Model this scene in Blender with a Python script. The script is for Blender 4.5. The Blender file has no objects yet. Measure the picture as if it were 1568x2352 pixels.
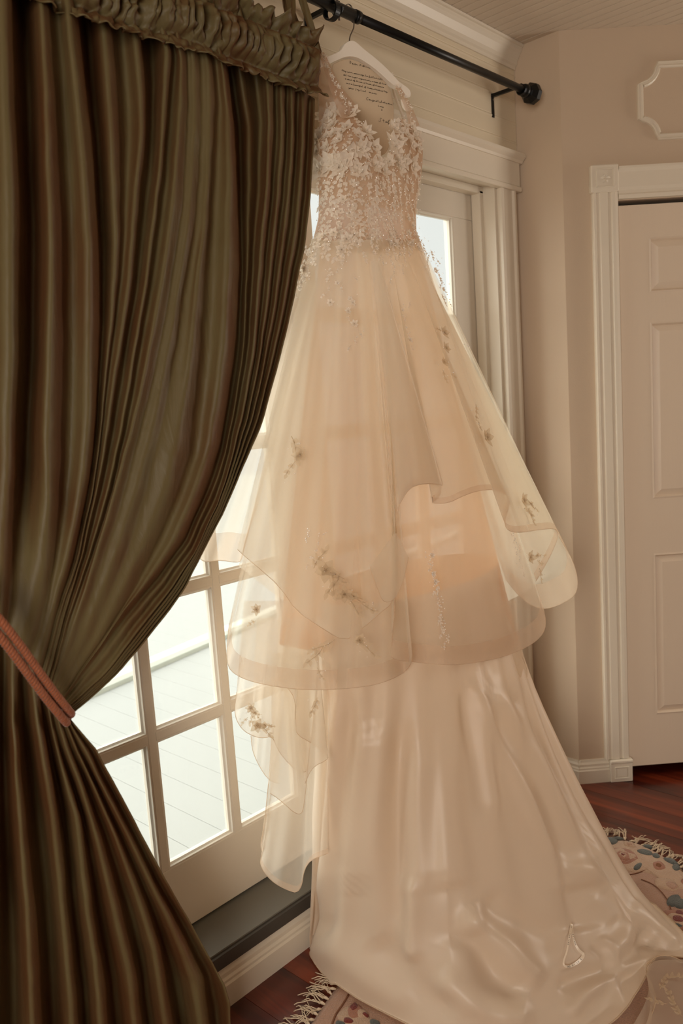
import bpy, bmesh, math, random
import numpy as np
from mathutils import Vector, Matrix, noise
random.seed(7); RNG = np.random.default_rng(7)
S = bpy.context.scene
COL = S.collection

# ------------------------------------------------------------------ camera
FL, YAW, PIT, ROL = 1854.56, 0.7553, -0.1339, -0.0667
CAM = np.array([0.0, -1.5714, 1.4997])
_f = np.array([math.cos(YAW)*math.cos(PIT), math.sin(YAW)*math.cos(PIT), math.sin(PIT)])
_r = np.array([math.sin(YAW), -math.cos(YAW), 0.0]); _u = np.cross(_r, _f)
CR = _r*math.cos(ROL)+_u*math.sin(ROL); CU = -_r*math.sin(ROL)+_u*math.cos(ROL)
cd = bpy.data.cameras.new('camera'); cam = bpy.data.objects.new('camera', cd); COL.objects.link(cam)
M = Matrix.Identity(4)
for i in range(3):
    M[i][0] = CR[i]; M[i][1] = CU[i]; M[i][2] = -_f[i]; M[i][3] = CAM[i]
cam.matrix_world = M
cd.sensor_fit = 'VERTICAL'; cd.sensor_height = 36; cd.lens = FL/2352*36
cd.clip_start = 0.02; cd.clip_end = 100
cd.dof.use_dof = True; cd.dof.focus_distance = 2.1; cd.dof.aperture_fstop = 3.5
S.camera = cam

# ------------------------------------------------------------------ world, lights, exposure
W = bpy.data.worlds.new('sky'); S.world = W; W.use_nodes = True
bg = W.node_tree.nodes['Background']
bg.inputs[0].default_value = (0.93, 0.94, 0.91, 1); bg.inputs[1].default_value = 0.98
def area(name, loc, target, sx, sy, power, col):
    l = bpy.data.lights.new(name, 'AREA'); l.shape = 'RECTANGLE'; l.size = sx; l.size_y = sy
    l.energy = power; l.color = col
    o = bpy.data.objects.new(name, l); COL.objects.link(o); o.location = loc
    d = Vector(target)-Vector(loc); o.rotation_euler = d.to_track_quat('-Z', 'Y').to_euler()
    return o
sun = bpy.data.lights.new('hazy_sun', 'SUN'); sun.energy = 11.5; sun.angle = 2.7; sun.color = (1, 0.99, 0.94)
so = bpy.data.objects.new('hazy_sun', sun); COL.objects.link(so); so.location = (1, 6, 6)
so.rotation_euler = Vector((0.78, -0.66, -0.42)).to_track_quat('-Z', 'Y').to_euler()
area('window_light_right', (4.35, -2.25, 1.55), (1.9, 0.0, 1.4), .9, 1.3, 34, (1.0, 0.91, 0.80))
area('window_light_left', (-1.9, -2.3, 1.5), (2.0, -0.2, 1.2), 1.4, 1.5, 72, (1.0, 0.93, 0.85))
S.view_settings.view_transform = 'Standard'; S.view_settings.look = 'None'
S.view_settings.exposure = 0.0; S.view_settings.gamma = 1.0; S.view_settings.use_curve_mapping = False
S.cycles.max_bounces = 8; S.cycles.transparent_max_bounces = 24; S.cycles.diffuse_bounces = 4
S.cycles.transmission_bounces = 8; S.cycles.caustics_reflective = False; S.cycles.caustics_refractive = False
S.cycles.sample_clamp_indirect = 4.0

# ------------------------------------------------------------------ measuring helpers (photo frame 1568x2352)
def rays(px, py):
    px = np.asarray(px, float); py = np.asarray(py, float)
    return _f + CR*((px-784)/FL)[..., None] - CU*((py-1176)/FL)[..., None]
def atY(px, py, y):
    d = rays(px, py); y = np.asarray(y, float)
    return CAM + d*((y-CAM[1])/d[..., 1])[..., None]
def atZ(px, py, z):
    d = rays(px, py); return CAM + d*((z-CAM[2])/d[..., 2])[..., None]
def atP(px, py, p0, n):
    d = rays(px, py); n = np.array(n, float)
    return CAM + d*(((np.array(p0)-CAM)@n)/(d@n))[..., None]
def pix(P):
    v = P-CAM; d = v@_f
    return 784+FL*(v@CR)/d, 1176-FL*(v@CU)/d
def resample(pts, n):
    p = np.array(pts, float); L = np.r_[0, np.cumsum(np.linalg.norm(np.diff(p, axis=0), axis=1))]
    t = np.linspace(0, L[-1], n)
    return np.stack([np.interp(t, L, p[:, k]) for k in range(p.shape[1])], 1)
def smooth(pts, n, it=2):
    p = np.array(pts, float)
    for _ in range(it):                                   # Chaikin corner cutting, ends kept
        q = [p[0]]
        for a, b in zip(p[:-1], p[1:]): q += [a*.75+b*.25, a*.25+b*.75]
        q.append(p[-1]); p = np.array(q)
    return resample(p, n)

# ------------------------------------------------------------------ object helpers
def srgb(h):
    c = [int(h[i:i+2], 16)/255 for i in (0, 2, 4)]
    return tuple(x/12.92 if x <= .04045 else ((x+.055)/1.055)**2.4 for x in c)+(1,)
def link(name, me, mat=None, parent=None, smooth_=True, kind=None):
    o = bpy.data.objects.new(name, me); COL.objects.link(o)
    if mat is not None and not me.materials: me.materials.append(mat)
    if parent is not None: o.parent = parent
    if kind: o['kind'] = kind
    if smooth_ and len(me.polygons): me.polygons.foreach_set('use_smooth', [True]*len(me.polygons))
    return o
def mesh(name, v, f):
    me = bpy.data.meshes.new(name); me.from_pydata([tuple(map(float, x)) for x in v], [], [tuple(map(int, q)) for q in f]); me.update(); return me
def grid_faces(nu, nv, closed=False, off=0):
    F = []
    for i in range(nu if closed else nu-1):
        for j in range(nv-1):
            a = i*nv+j; b = ((i+1) % nu)*nv+j
            F.append((a+off, b+off, b+1+off, a+1+off))
    return F
def sheet(name, P, mat, parent=None, closed=False, kind=None):
    nu, nv, _ = P.shape
    return link(name, mesh(name, P.reshape(-1, 3), grid_faces(nu, nv, closed)), mat, parent, True, kind)
class MB:
    def __init__(s): s.v = []; s.f = []
    def add(s, v, f):
        o = len(s.v); s.v += [tuple(map(float, x)) for x in v]; s.f += [tuple(int(i)+o for i in q) for q in f]; return s
    def box(s, lo, hi, bev=0.0, fr=None):
        (x0, y0, z0), (x1, y1, z1) = lo, hi
        b = min(bev, (x1-x0)*.45, (y1-y0)*.45, (z1-z0)*.45)
        if b <= 0:
            v = [(x, y, z) for x in (x0, x1) for y in (y0, y1) for z in (z0, z1)]
            f = [(0, 1, 3, 2), (4, 6, 7, 5), (0, 4, 5, 1), (2, 3, 7, 6), (0, 2, 6, 4), (1, 5, 7, 3)]
        else:
            bm = bmesh.new(); bmesh.ops.create_cube(bm, size=1)
            for q in bm.verts: q.co = Vector(((x0+x1)/2+q.co.x*(x1-x0), (y0+y1)/2+q.co.y*(y1-y0), (z0+z1)/2+q.co.z*(z1-z0)))
            bmesh.ops.bevel(bm, geom=bm.edges[:], offset=b, segments=1, affect='EDGES')
            v = [tuple(q.co) for q in bm.verts]; f = [tuple(w.index for w in q.verts) for q in bm.faces]; bm.free()
        if fr is not None: v = [fr(p) for p in v]
        return s.add(v, f)
    def prism(s, prof, a, b, axis='x', fr=None):
        """closed profile swept from a to b along axis; profile is the other two coordinates"""
        n = len(prof); v = []
        for t in (a, b):
            for p in prof:
                q = {'x': (t, p[0], p[1]), 'y': (p[0], t, p[1]), 'z': (p[0], p[1], t)}[axis]
                v.append(fr(q) if fr else q)
        f = [(i, (i+1) % n, n+(i+1) % n, n+i) for i in range(n)]+[tuple(range(n))[::-1], tuple(range(n, 2*n))]
        return s.add(v, f)
    def tube(s, pts, r, n=8, closed=False, caps=True):
        P = np.array(pts, float); m = len(P); r = np.broadcast_to(np.asarray(r, float), (m,))
        T = np.gradient(P, axis=0) if not closed else np.roll(P, -1, 0)-np.roll(P, 1, 0)
        T /= np.linalg.norm(T, axis=1)[:, None]+1e-12
        N = np.cross(T[0], (0, 0, 1.0)); N = N if np.linalg.norm(N) > .1 else np.cross(T[0], (1.0, 0, 0)); N /= np.linalg.norm(N)
        v = []
        for i in range(m):
            N = N-T[i]*(N@T[i]); N /= np.linalg.norm(N)+1e-12; B = np.cross(T[i], N)
            for k in range(n):
                a = 2*math.pi*k/n; v.append(P[i]+r[i]*(math.cos(a)*N+math.sin(a)*B))
        f = []
        for i in range(m if closed else m-1):
            for k in range(n):
                a = i*n+k; b = i*n+(k+1) % n; c = ((i+1) % m)*n
                f.append((a, b, c+(k+1) % n, c+k))
        if caps and not closed: f += [tuple(range(n))[::-1], tuple((m-1)*n+k for k in range(n))]
        return s.add(v, f)
    def build(s, name, mat, parent=None, smooth_=False, kind=None):
        return link(name, mesh(name, s.v, s.f), mat, parent, smooth_, kind)
def thing(name, label, cat, loc=(0, 0, 0), group=None):
    o = bpy.data.objects.new(name, None); COL.objects.link(o); o.location = (0, 0, 0); o.empty_display_size = .1
    o['label'] = label; o['category'] = cat
    if group: o['group'] = group
    o['base'] = list(loc)
    return o
def tag(o, label, cat, group=None):
    o['label'] = label; o['category'] = cat
    if group: o['group'] = group
    return o
def structure(o): o['kind'] = 'structure'; return o

# ------------------------------------------------------------------ materials
def mat(name, col, rough=.6, spec=.4, var=0.0, vscale=8, bump=0.0, bscale=60, sheen=0.0, metal=0.0, coat=0.0, stretch=None):
    m = bpy.data.materials.new(name); m.use_nodes = True; nt = m.node_tree; b = nt.nodes['Principled BSDF']
    c = srgb(col) if isinstance(col, str) else col
    b.inputs['Base Color'].default_value = c; b.inputs['Roughness'].default_value = rough
    b.inputs['Specular IOR Level'].default_value = spec; b.inputs['Metallic'].default_value = metal
    b.inputs['Sheen Weight'].default_value = sheen; b.inputs['Coat Weight'].default_value = coat
    tc = nt.nodes.new('ShaderNodeTexCoord'); mp = nt.nodes.new('ShaderNodeMapping')
    nt.links.new(tc.outputs['Object'], mp.inputs[0])
    if stretch: mp.inputs['Scale'].default_value = stretch
    if var:
        n = nt.nodes.new('ShaderNodeTexNoise'); n.inputs['Scale'].default_value = vscale; n.inputs['Detail'].default_value = 5
        r = nt.nodes.new('ShaderNodeMix'); r.data_type = 'RGBA'
        r.inputs[6].default_value = tuple(x*(1-var) for x in c[:3])+(1,); r.inputs[7].default_value = tuple(min(1, x*(1+var)) for x in c[:3])+(1,)
        nt.links.new(mp.outputs[0], n.inputs['Vector']); nt.links.new(n.outputs['Fac'], r.inputs[0]); nt.links.new(r.outputs[2], b.inputs['Base Color'])
    if bump:
        n = nt.nodes.new('ShaderNodeTexNoise'); n.inputs['Scale'].default_value = bscale; n.inputs['Detail'].default_value = 6
        u = nt.nodes.new('ShaderNodeBump'); u.inputs['Strength'].default_value = bump; u.inputs['Distance'].default_value = .01
        nt.links.new(mp.outputs[0], n.inputs['Vector']); nt.links.new(n.outputs['Fac'], u.inputs['Height']); nt.links.new(u.outputs[0], b.inputs['Normal'])
    return m
M_wall = mat('wall_paint', 'C9B49C', .75, .25, .03, 3, .05, 220)
M_board = mat('board_paint', 'DCCDB2', .55, .35, .03, 3)
M_trim = mat('trim_gloss', 'E0D5C2', .35, .5, .02, 4)
M_ceil = mat('ceiling_paint', 'CFC0AC', .5, .35, .03, 3)
M_door = mat('door_enamel', 'DCCAB4', .42, .45, .02, 3, .04, 90, stretch=(1, 1, .15))
M_frdoor = mat('french_door_enamel', 'DDD3C2', .38, .5, .03, 5)
M_sill = mat('sill_grey', '6E6A60', .45, .45, .12, 9)
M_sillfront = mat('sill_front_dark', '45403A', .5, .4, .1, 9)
M_black = mat('black_iron', '080908', .36, .35)
M_dark = mat('closet_dark', '0A0806', .9, .1)
M_steel = mat('hanger_wire', '8A8074', .3, .6, metal=.9)
M_hanger = mat('hanger_satin_white', 'F0E6D6', .45, .4)
M_ink = mat('ink', '2A221C', .8, .1)
M_rope = mat('rope_copper', '96522C', .55, .4, .2, 120, sheen=.3)
M_deck = mat('deck_paint', '9A9B97', .7, .3, .02, 4)
M_curb = mat('mossy_curb', 'CFD3C8', .8, .2, .1, 6)
M_fringe = mat('fringe_cotton', 'CBB59A', .85, .2, .12, 80)
M_rug = mat('rug_rose_wool', 'A8826B', .95, .1, .14, 14, .6, 260, sheen=.3)
M_cream = mat('wool_cream', 'B5957A', .95, .1, .12, 30, .6, 260, sheen=.3)
M_tealw = mat('wool_slate_blue', '555650', .95, .1, .2, 40, .6, 260, sheen=.3)
M_rosew = mat('wool_rust', '9C6850', .95, .1, .2, 40, .6, 260, sheen=.3)
M_redw = mat('wool_dark_red', '6E2A20', .95, .1, .2, 40, .6, 260, sheen=.3)
M_groove = mat('wool_carved_line', '7C543E', .95, .1, .1, 30, .4, 260)
M_bead = mat('crystal_bead', 'F6F1E8', .06, 1.0, coat=1.0)

def mat_floor():
    m = mat('heart_pine', '5A2010', .28, .5); nt = m.node_tree; b = nt.nodes['Principled BSDF']
    tc = nt.nodes.new('ShaderNodeTexCoord'); mp = nt.nodes.new('ShaderNodeMapping'); mp.inputs['Scale'].default_value = (6, .5, 1)
    oi = nt.nodes.new('ShaderNodeObjectInfo'); ad = nt.nodes.new('ShaderNodeVectorMath')
    ml = nt.nodes.new('ShaderNodeMath'); ml.operation = 'MULTIPLY'; ml.inputs[1].default_value = 40
    nt.links.new(oi.outputs['Random'], ml.inputs[0]); nt.links.new(tc.outputs['Object'], ad.inputs[0]); nt.links.new(ml.outputs[0], ad.inputs[1])
    n = nt.nodes.new('ShaderNodeTexNoise'); n.inputs['Scale'].default_value = 3; n.inputs['Detail'].default_value = 7; n.inputs['Distortion'].default_value = .8
    r = nt.nodes.new('ShaderNodeValToRGB')
    r.color_ramp.elements[0].position = .3; r.color_ramp.elements[0].color = srgb('36100A')
    r.color_ramp.elements[1].position = .72; r.color_ramp.elements[1].color = srgb('7E3419')
    e = r.color_ramp.elements.new(.5); e.color = srgb('561E0F')
    nt.links.new(ad.outputs[0], mp.inputs[0]); nt.links.new(mp.outputs[0], n.inputs['Vector']); nt.links.new(n.outputs['Fac'], r.inputs[0]); nt.links.new(r.outputs[0], b.inputs['Base Color'])
    b.inputs['Coat Weight'].default_value = .25; b.inputs['Coat Roughness'].default_value = .2
    return m
M_floor = mat_floor()

def mat_glass():
    m = bpy.data.materials.new('window_glass'); m.use_nodes = True; nt = m.node_tree; nt.nodes.clear()
    o = nt.nodes.new('ShaderNodeOutputMaterial'); t = nt.nodes.new('ShaderNodeBsdfTransparent'); g = nt.nodes.new('ShaderNodeBsdfGlossy')
    t.inputs[0].default_value = (.97, .985, .975, 1); g.inputs['Roughness'].default_value = .02
    fr = nt.nodes.new('ShaderNodeLayerWeight'); fr.inputs[0].default_value = .5; x = nt.nodes.new('ShaderNodeMixShader')
    pw_ = nt.nodes.new('ShaderNodeMath'); pw_.operation = 'POWER'; pw_.inputs[1].default_value = 5
    ma = nt.nodes.new('ShaderNodeMath'); ma.operation = 'MULTIPLY_ADD'; ma.inputs[1].default_value = .5; ma.inputs[2].default_value = .03
    nt.links.new(fr.outputs['Facing'], pw_.inputs[0]); nt.links.new(pw_.outputs[0], ma.inputs[0]); nt.links.new(ma.outputs[0], x.inputs[0]); nt.links.new(t.outputs[0], x.inputs[1]); nt.links.new(g.outputs[0], x.inputs[2]); nt.links.new(x.outputs[0], o.inputs[0])
    return m
M_glass = mat_glass()

def mat_curtain():
    m = bpy.data.materials.new('shot_taffeta'); m.use_nodes = True; nt = m.node_tree; b = nt.nodes['Principled BSDF']
    lw = nt.nodes.new('ShaderNodeLayerWeight'); lw.inputs[0].default_value = .45
    r = nt.nodes.new('ShaderNodeValToRGB')                     # shot silk: two yarn colours seen by angle
    r.color_ramp.elements[0].color = srgb('675A3A'); r.color_ramp.elements[0].position = .1
    r.color_ramp.elements[1].color = srgb('5C391F'); r.color_ramp.elements[1].position = .8
    tc = nt.nodes.new('ShaderNodeTexCoord'); n = nt.nodes.new('ShaderNodeTexNoise'); n.inputs['Scale'].default_value = 5; n.inputs['Detail'].default_value = 4
    mp = nt.nodes.new('ShaderNodeMapping'); mp.inputs['Scale'].default_value = (2.2, 1, .5)
    ad = nt.nodes.new('ShaderNodeMath'); ad.operation = 'MULTIPLY_ADD'; ad.inputs[1].default_value = 1.4
    sb = nt.nodes.new('ShaderNodeMath'); sb.operation = 'SUBTRACT'; sb.inputs[1].default_value = .7
    nt.links.new(tc.outputs['Object'], mp.inputs[0]); nt.links.new(mp.outputs[0], n.inputs['Vector'])
    nt.links.new(n.outputs['Fac'], ad.inputs[0]); nt.links.new(lw.outputs['Facing'], ad.inputs[2]); nt.links.new(ad.outputs[0], sb.inputs[0])
    nt.links.new(sb.outputs[0], r.inputs[0]); nt.links.new(r.outputs[0], b.inputs['Base Color'])
    b.inputs['Roughness'].default_value = .5; b.inputs['Specular IOR Level'].default_value = .25
    b.inputs['Sheen Weight'].default_value = .2; b.inputs['Sheen Roughness'].default_value = .4; b.inputs['Sheen Tint'].default_value = srgb('A08A60')
    n2 = nt.nodes.new('ShaderNodeTexNoise'); n2.inputs['Scale'].default_value = 18; n2.inputs['Detail'].default_value = 8; n2.inputs['Distortion'].default_value = 1.2
    bp = nt.nodes.new('ShaderNodeBump'); bp.inputs['Strength'].default_value = .22; bp.inputs['Distance'].default_value = .012
    nt.links.new(mp.outputs[0], n2.inputs['Vector']); nt.links.new(n2.outputs['Fac'], bp.inputs['Height']); nt.links.new(bp.outputs[0], b.inputs['Normal'])
    return m
M_curtain = mat_curtain()

def mat_sheer(name, col, fac, edge=.35, trans=.55, rough=.6):
    """net cloth: holes let light straight through, threads scatter it; denser when seen edge-on"""
    m = bpy.data.materials.new(name); m.use_nodes = True; nt = m.node_tree; nt.nodes.clear(); L = nt.links.new
    o = nt.nodes.new('ShaderNodeOutputMaterial'); t = nt.nodes.new('ShaderNodeBsdfTransparent')
    d = nt.nodes.new('ShaderNodeBsdfDiffuse'); tr = nt.nodes.new('ShaderNodeBsdfTranslucent'); c = srgb(col)
    d.inputs[0].default_value = c; tr.inputs[0].default_value = c
    a = nt.nodes.new('ShaderNodeMixShader'); a.inputs[0].default_value = trans; L(d.outputs[0], a.inputs[1]); L(tr.outputs[0], a.inputs[2])
    lw = nt.nodes.new('ShaderNodeLayerWeight'); lw.inputs[0].default_value = .3
    ma = nt.nodes.new('ShaderNodeMath'); ma.operation = 'MULTIPLY_ADD'; ma.inputs[1].default_value = edge; ma.inputs[2].default_value = fac; ma.use_clamp = True
    L(lw.outputs['Facing'], ma.inputs[0]); x = nt.nodes.new('ShaderNodeMixShader')
    L(ma.outputs[0], x.inputs[0]); L(t.outputs[0], x.inputs[1]); L(a.outputs[0], x.inputs[2]); L(x.outputs[0], o.inputs[0])
    return m
M_tulle = mat_sheer('tulle_ivory', 'F0E5D2', .46, .35, .6)
M_organza = mat_sheer('organza_ivory', 'F0E4D2', .50, .3, .6)
M_band = mat_sheer('horsehair_band', 'F0D8C0', .36, .2, .5)
M_lining = mat_sheer('nude_lining', 'EBBB8E', .72, .2, .55)
M_bod = mat_sheer('bodice_lining_nude', 'E8D6C0', .62, .1, .4)
M_lace2 = mat_sheer('lace_backlit_shade', 'E2CFB2', .62, .15, .5)  # darker copy of the ivory lace: backlit shade put into its colour
M_nude = mat_sheer('nude_net', 'E0BEA2', .45, .4, .5)
M_lace = mat_sheer('lace_ivory', 'F7ECDC', .90, .1, .38)
M_hem = mat_sheer('hem_cord', 'E6D0B4', .6, .1, .3)

def mat_satin():
    m = bpy.data.materials.new('bridal_satin'); m.use_nodes = True; nt = m.node_tree; b = nt.nodes['Principled BSDF']; L = nt.links.new
    b.inputs['Base Color'].default_value = srgb('E8D5BD'); b.inputs['Roughness'].default_value = .38; b.inputs['Specular IOR Level'].default_value = .42
    b.inputs['Sheen Weight'].default_value = .15
    tc = nt.nodes.new('ShaderNodeTexCoord'); n = nt.nodes.new('ShaderNodeTexNoise'); n.inputs['Scale'].default_value = 5; n.inputs['Detail'].default_value = 1
    bp = nt.nodes.new('ShaderNodeBump'); bp.inputs['Strength'].default_value = .06; bp.inputs['Distance'].default_value = .02
    L(tc.outputs['Object'], n.inputs['Vector']); L(n.outputs['Fac'], bp.inputs['Height']); L(bp.outputs[0], b.inputs['Normal'])
    tr = nt.nodes.new('ShaderNodeBsdfTranslucent'); tr.inputs[0].default_value = srgb('F2D8B6'); x = nt.nodes.new('ShaderNodeMixShader'); x.inputs[0].default_value = .28
    o = nt.nodes['Material Output']; L(b.outputs[0], x.inputs[1]); L(tr.outputs[0], x.inputs[2]); L(x.outputs[0], o.inputs[0])
    return m
M_satin = mat_satin()

# ------------------------------------------------------------------ room shell
H = 2.70; XC, YC = 2.707, -.18
WT = .16                                                        # wall thickness
DX0, DX1, DZ1 = .62, 2.568, 2.235                               # french door opening
wb = MB()
wb.box((-2.2, .0, 0), (DX0, WT, H)); wb.box((DX1, 0, 0), (XC+.1, WT, H)); wb.box((DX0, 0, DZ1), (DX1, WT, H)); wb.box((DX0, 0.012, 0), (DX1, WT, .10))
wall_back = structure(wb.build('wall_back', M_wall))
zs = [DZ1+.085, 2.3738, 2.4393, 2.5148, 2.60, 2.70]             # painted boards above the doors, bead at each joint
for a, b in zip(zs[:-1], zs[1:]):
    for (x0, x1) in ((-2.2, -.3), (-.3, 1.665), (1.665, 2.705)):
        MB().prism([(0, a), (-.0062, a), (-.0085, a+.003), (-.0085, a+.006), (-.0062, a+.009), (-.0052, a+.010), (-.006, a+.012), (-.006, b), (0, b)], x0+.0003, x1-.0003).build('board', M_board, wall_back)
structure(MB().box((XC, YC, 0), (XC+.1, 0.16, H)).build('wall_side', M_wall))
K = np.array([1, -1, 0])/2**.5; NK = np.array([-1, -1, 0])/2**.5  # along the closet wall, out of it
K0 = np.array([XC, YC, 0])
def kf(p):                                                      # (k, out, z) -> world
    return tuple(K0+K*p[0]+NK*p[1]+np.array([0, 0, p[2]]))
CK0, CK1, CZ1 = .187, 1.05, 2.135
wr = MB(); wr.box((0, -.1, 0), (CK0, 0, H), 0, kf).box((CK1, -.1, 0), (2.6, 0, H), 0, kf).box((CK0, -.1, CZ1), (CK1, 0, H), 0, kf)
structure(wr.build('wall_right', M_wall))
kx, ky = kf((2.6, 0, 0))[:2]
structure(MB().box((kx, -5.2, 0), (kx+.1, ky+.1, H)).build('wall_far_right', M_wall))
structure(MB().box((-2.3, -5.2, 0), (-2.2, .2, H)).build('wall_left', M_wall))
structure(MB().box((-2.3, -5.3, 0), (kx+.1, -5.2, H)).build('wall_front', M_wall))
cx0 = MB().box((.13, -.20, 0), (1.12, -.18, 2.3), 0, kf).box((.13, -.18, 0), (.15, -.1, 2.3), 0, kf).box((1.10, -.18, 0), (1.12, -.1, 2.3), 0, kf)
structure(cx0.build('trim_closet_inside', M_dark))
structure(MB().box((-2.3, -5.3, -.08), (5.2, .16, -.018)).build('floor', M_dark))
fl = bpy.data.objects['floor']
pw = .1375; k = 0; x = 2.668-pw*35
fm = {}
while x < 4.9:
    for (y0, y1) in (((-5.2, -2.9), (-2.9, -.95), (-.95, .0)) if k % 2 else ((-5.2, -3.6), (-3.6, -1.7), (-1.7, .0))):
        key = (y0, y1)
        if key not in fm: fm[key] = mesh('plank', *(lambda b: (b.v, b.f))(MB().box((0.0006, y0+.0005, -.018), (pw-.0006, y1-.0005, 0), 0)))
        o = link('plank', fm[key], M_floor, fl, False); o.location = (x, 0, 0)
    x += pw; k += 1
structure(MB().box((-2.3, -5.3, H+.012), (5.2, .16, H+.06)).build('ceiling', M_ceil))
ce = bpy.data.objects['ceiling']
bw = .082; bp_ = [(0, .012), (0, .003), (.003, 0), (.038, 0), (.040, .0035), (.042, .0035), (.044, 0), (.079, 0), (.082, .003), (.082, .012)]
cm = mesh('ceiling_board', *(lambda b: (b.v, b.f))(MB().prism([(a, H+b) for a, b in bp_], -5.2, 0, 'y')))
x = -2.2
while x < 4.6:
    o = link('board', cm, M_ceil, ce, False); o.location = (x, 0, 0); x += bw
# crown moulding along the window wall
cp = [(0, 2.625), (-.012, 2.625), (-.014, 2.635), (-.03, 2.640), (-.034, 2.652), (-.045, 2.66), (-.062, 2.672), (-.080, 2.680), (-.083, 2.690), (-.098, 2.692), (-.10, 2.699), (0, 2.699)]
structure(MB().prism([(a*.42-.0065, b) for a, b in cp], -2.2, XC-.002).build('trim_crown', M_trim))
# baseboards
def base_prof(h, t): return [(0, 0), (-t, 0), (-t, h*.55), (-t*.82, h*.60), (-t*.82, h*.66), (-t*.62, h*.72), (-t*.62, h*.82), (-t*.35, h*.9), (-t*.25, h), (0, h)]
structure(MB().prism([(a*1.0-.0003, b) for a, b in base_prof(.108, .022)], -2.2, XC-.001).build('baseboard_back', M_trim))
bs = MB(); pr = base_prof(.09, .016)
bs.prism([(XC+a, b) for a, b in pr], YC-.0066, -.0225, 'y')
structure(bs.build('baseboard_side', M_trim))
structure(MB().prism([(-a, b) for a, b in pr], .0-.0066, .112, 'x', kf).build('baseboard_right', M_trim))
structure(MB().prism([(-a, b) for a, b in pr], 1.13, 2.6, 'x', kf).build('baseboard_far_right', M_trim))

# ------------------------------------------------------------------ french door surround, sill
cs = MB()
cprof = [(0, 0), (0, -.018), (.012, -.022), (.02, -.018), (.07, -.018), (.078, -.024), (.089, -.024), (.089, 0)]
cs.prism([(DX1+a, b-.0004) for a, b in cprof], .1085, 2.205, 'z')
cs.prism([(DX0-a, b-.0004) for a, b in cprof][::-1], .1085, 2.205, 'z')
structure(cs.build('trim_1', M_trim))
hd = MB(); hd.box((DX0-.12, -.030, 2.205), (2.693, -.0004, 2.222), .003)
hd.box((DX0-.11, -.026, 2.222), (2.686, -.0004, 2.305), .002)
hd.prism([(-.0004, 2.300), (-.03, 2.302), (-.034, 2.310), (-.045, 2.320), (-.045, 2.332), (-.0004, 2.332)], DX0-.12, 2.699)
structure(hd.build('trim_2', M_trim))
jb = MB()
jb.box((DX1-.016, .0, .11), (DX1, .155, DZ1-.016)); jb.box((DX1-.038, .045, .11), (DX1-.0155, .082, DZ1-.03), .002)
jb.box((DX0, .0, .11), (DX0+.016, .155, DZ1-.016)); jb.box((DX0, .0, DZ1-.016), (DX1, .155, DZ1)); jb.box((DX0+.016, .045, DZ1-.04), (DX1-.016, .082, DZ1-.0155), .002)
structure(jb.build('trim_3', M_trim))
structure(MB().prism([(-.012, .150), (-.012, .154), (.10, .186), (.17, .19), (.17, .12), (.0, .12)], DX0, DX1-.0165).build('trim_sill', M_sill))
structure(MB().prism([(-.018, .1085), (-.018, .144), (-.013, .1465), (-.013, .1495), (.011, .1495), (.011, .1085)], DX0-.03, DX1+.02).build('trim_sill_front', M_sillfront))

# ------------------------------------------------------------------ french doors
def french_door(name, x0, x1, gx0, pitch, hinge):
    YF, T = .084, .04; z0, z1 = .192, 2.215; gz0, gz1 = .374, 2.105; ncol, nrow = 3, 5
    gx1 = gx0+3*pitch-.0  # last muntin width is absorbed
    root = structure(MB().box((x0, YF, z0), (x1, YF+T, gz0-.004), .002).build(name, M_frdoor))   # bottom rail and base of the leaf
    MB().box((x0, YF, gz1+.004), (x1, YF+T, z1), .002).build('top_rail', M_frdoor, root)
    MB().box((x0, YF, gz0-.004), (gx0, YF+T, gz1+.004), .001).build('stile', M_frdoor, root)
    MB().box((gx1, YF, gz0-.004), (x1, YF+T, gz1+.004), .001).build('stile', M_frdoor, root)
    ph = (gz1-gz0)/nrow
    mw = .022
    for c in range(1, ncol): MB().box((gx0+c*pitch-mw/2, YF, gz0-.004), (gx0+c*pitch+mw/2, YF+T, gz1+.004), .001).build('mullion', M_frdoor, root)
    for r_ in range(1, nrow):
        for c in range(ncol):
            a = gx0+c*pitch+(mw/2 if c else 0); b = gx0+(c+1)*pitch-(mw/2 if c < ncol-1 else 0)
            MB().box((a, YF, gz0+r_*ph-mw/2), (b, YF+T, gz0+r_*ph+mw/2), .001).build('glazing_bar', M_frdoor, root)
    for r_ in range(nrow):
        for c in range(ncol):
            a = gx0+c*pitch+(mw/2 if c else 0); b = gx0+(c+1)*pitch-(mw/2 if c < ncol-1 else 0)
            zb = gz0+r_*ph+(mw/2 if r_ else -.004); zt = gz0+(r_+1)*ph-(mw/2 if r_ < nrow-1 else -.004)
            pane = MB().box((a+.001, YF+.019, zb+.001), (b-.001, YF+.022, zt-.001)).build('pane', M_glass, root)
            bd = MB(); w = .0105                                # moulded glazing bead round each pane
            P = [(0, .0), (-.0, .0)]
            prof = [(0, .001), (.004, .0015), (.006, .006), (w, .010), (w, .019), (0, .019)]   # (inset, depth)
            V = []
            for (ix, d) in prof:
                for (sx, sz) in ((a+ix, zb+ix), (b-ix, zb+ix), (b-ix, zt-ix), (a+ix, zt-ix)): V.append((sx, YF+d, sz))
            n = len(prof); F = []
            for i in range(n):
                j = (i+1) % n
                for q in range(4): F.append((i*4+q, i*4+(q+1) % 4, j*4+(q+1) % 4, j*4+q))
            bd.add(V, F).build('glazing_bead', M_frdoor, pane)
    if hinge is not None:
        for z in (.45, 1.2, 1.95): MB().tube([(hinge, YF-.006, z-.045), (hinge, YF-.006, z+.045)], .006, 8).build('hinge', M_trim, root)
    return root
french_door('door_1', .652, 1.610, .797, .2345, None)
french_door('door_2', 1.613, 2.549, 1.712, .2345, None)
bpy.data.objects['door_1']['kind'] = 'structure'

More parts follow.
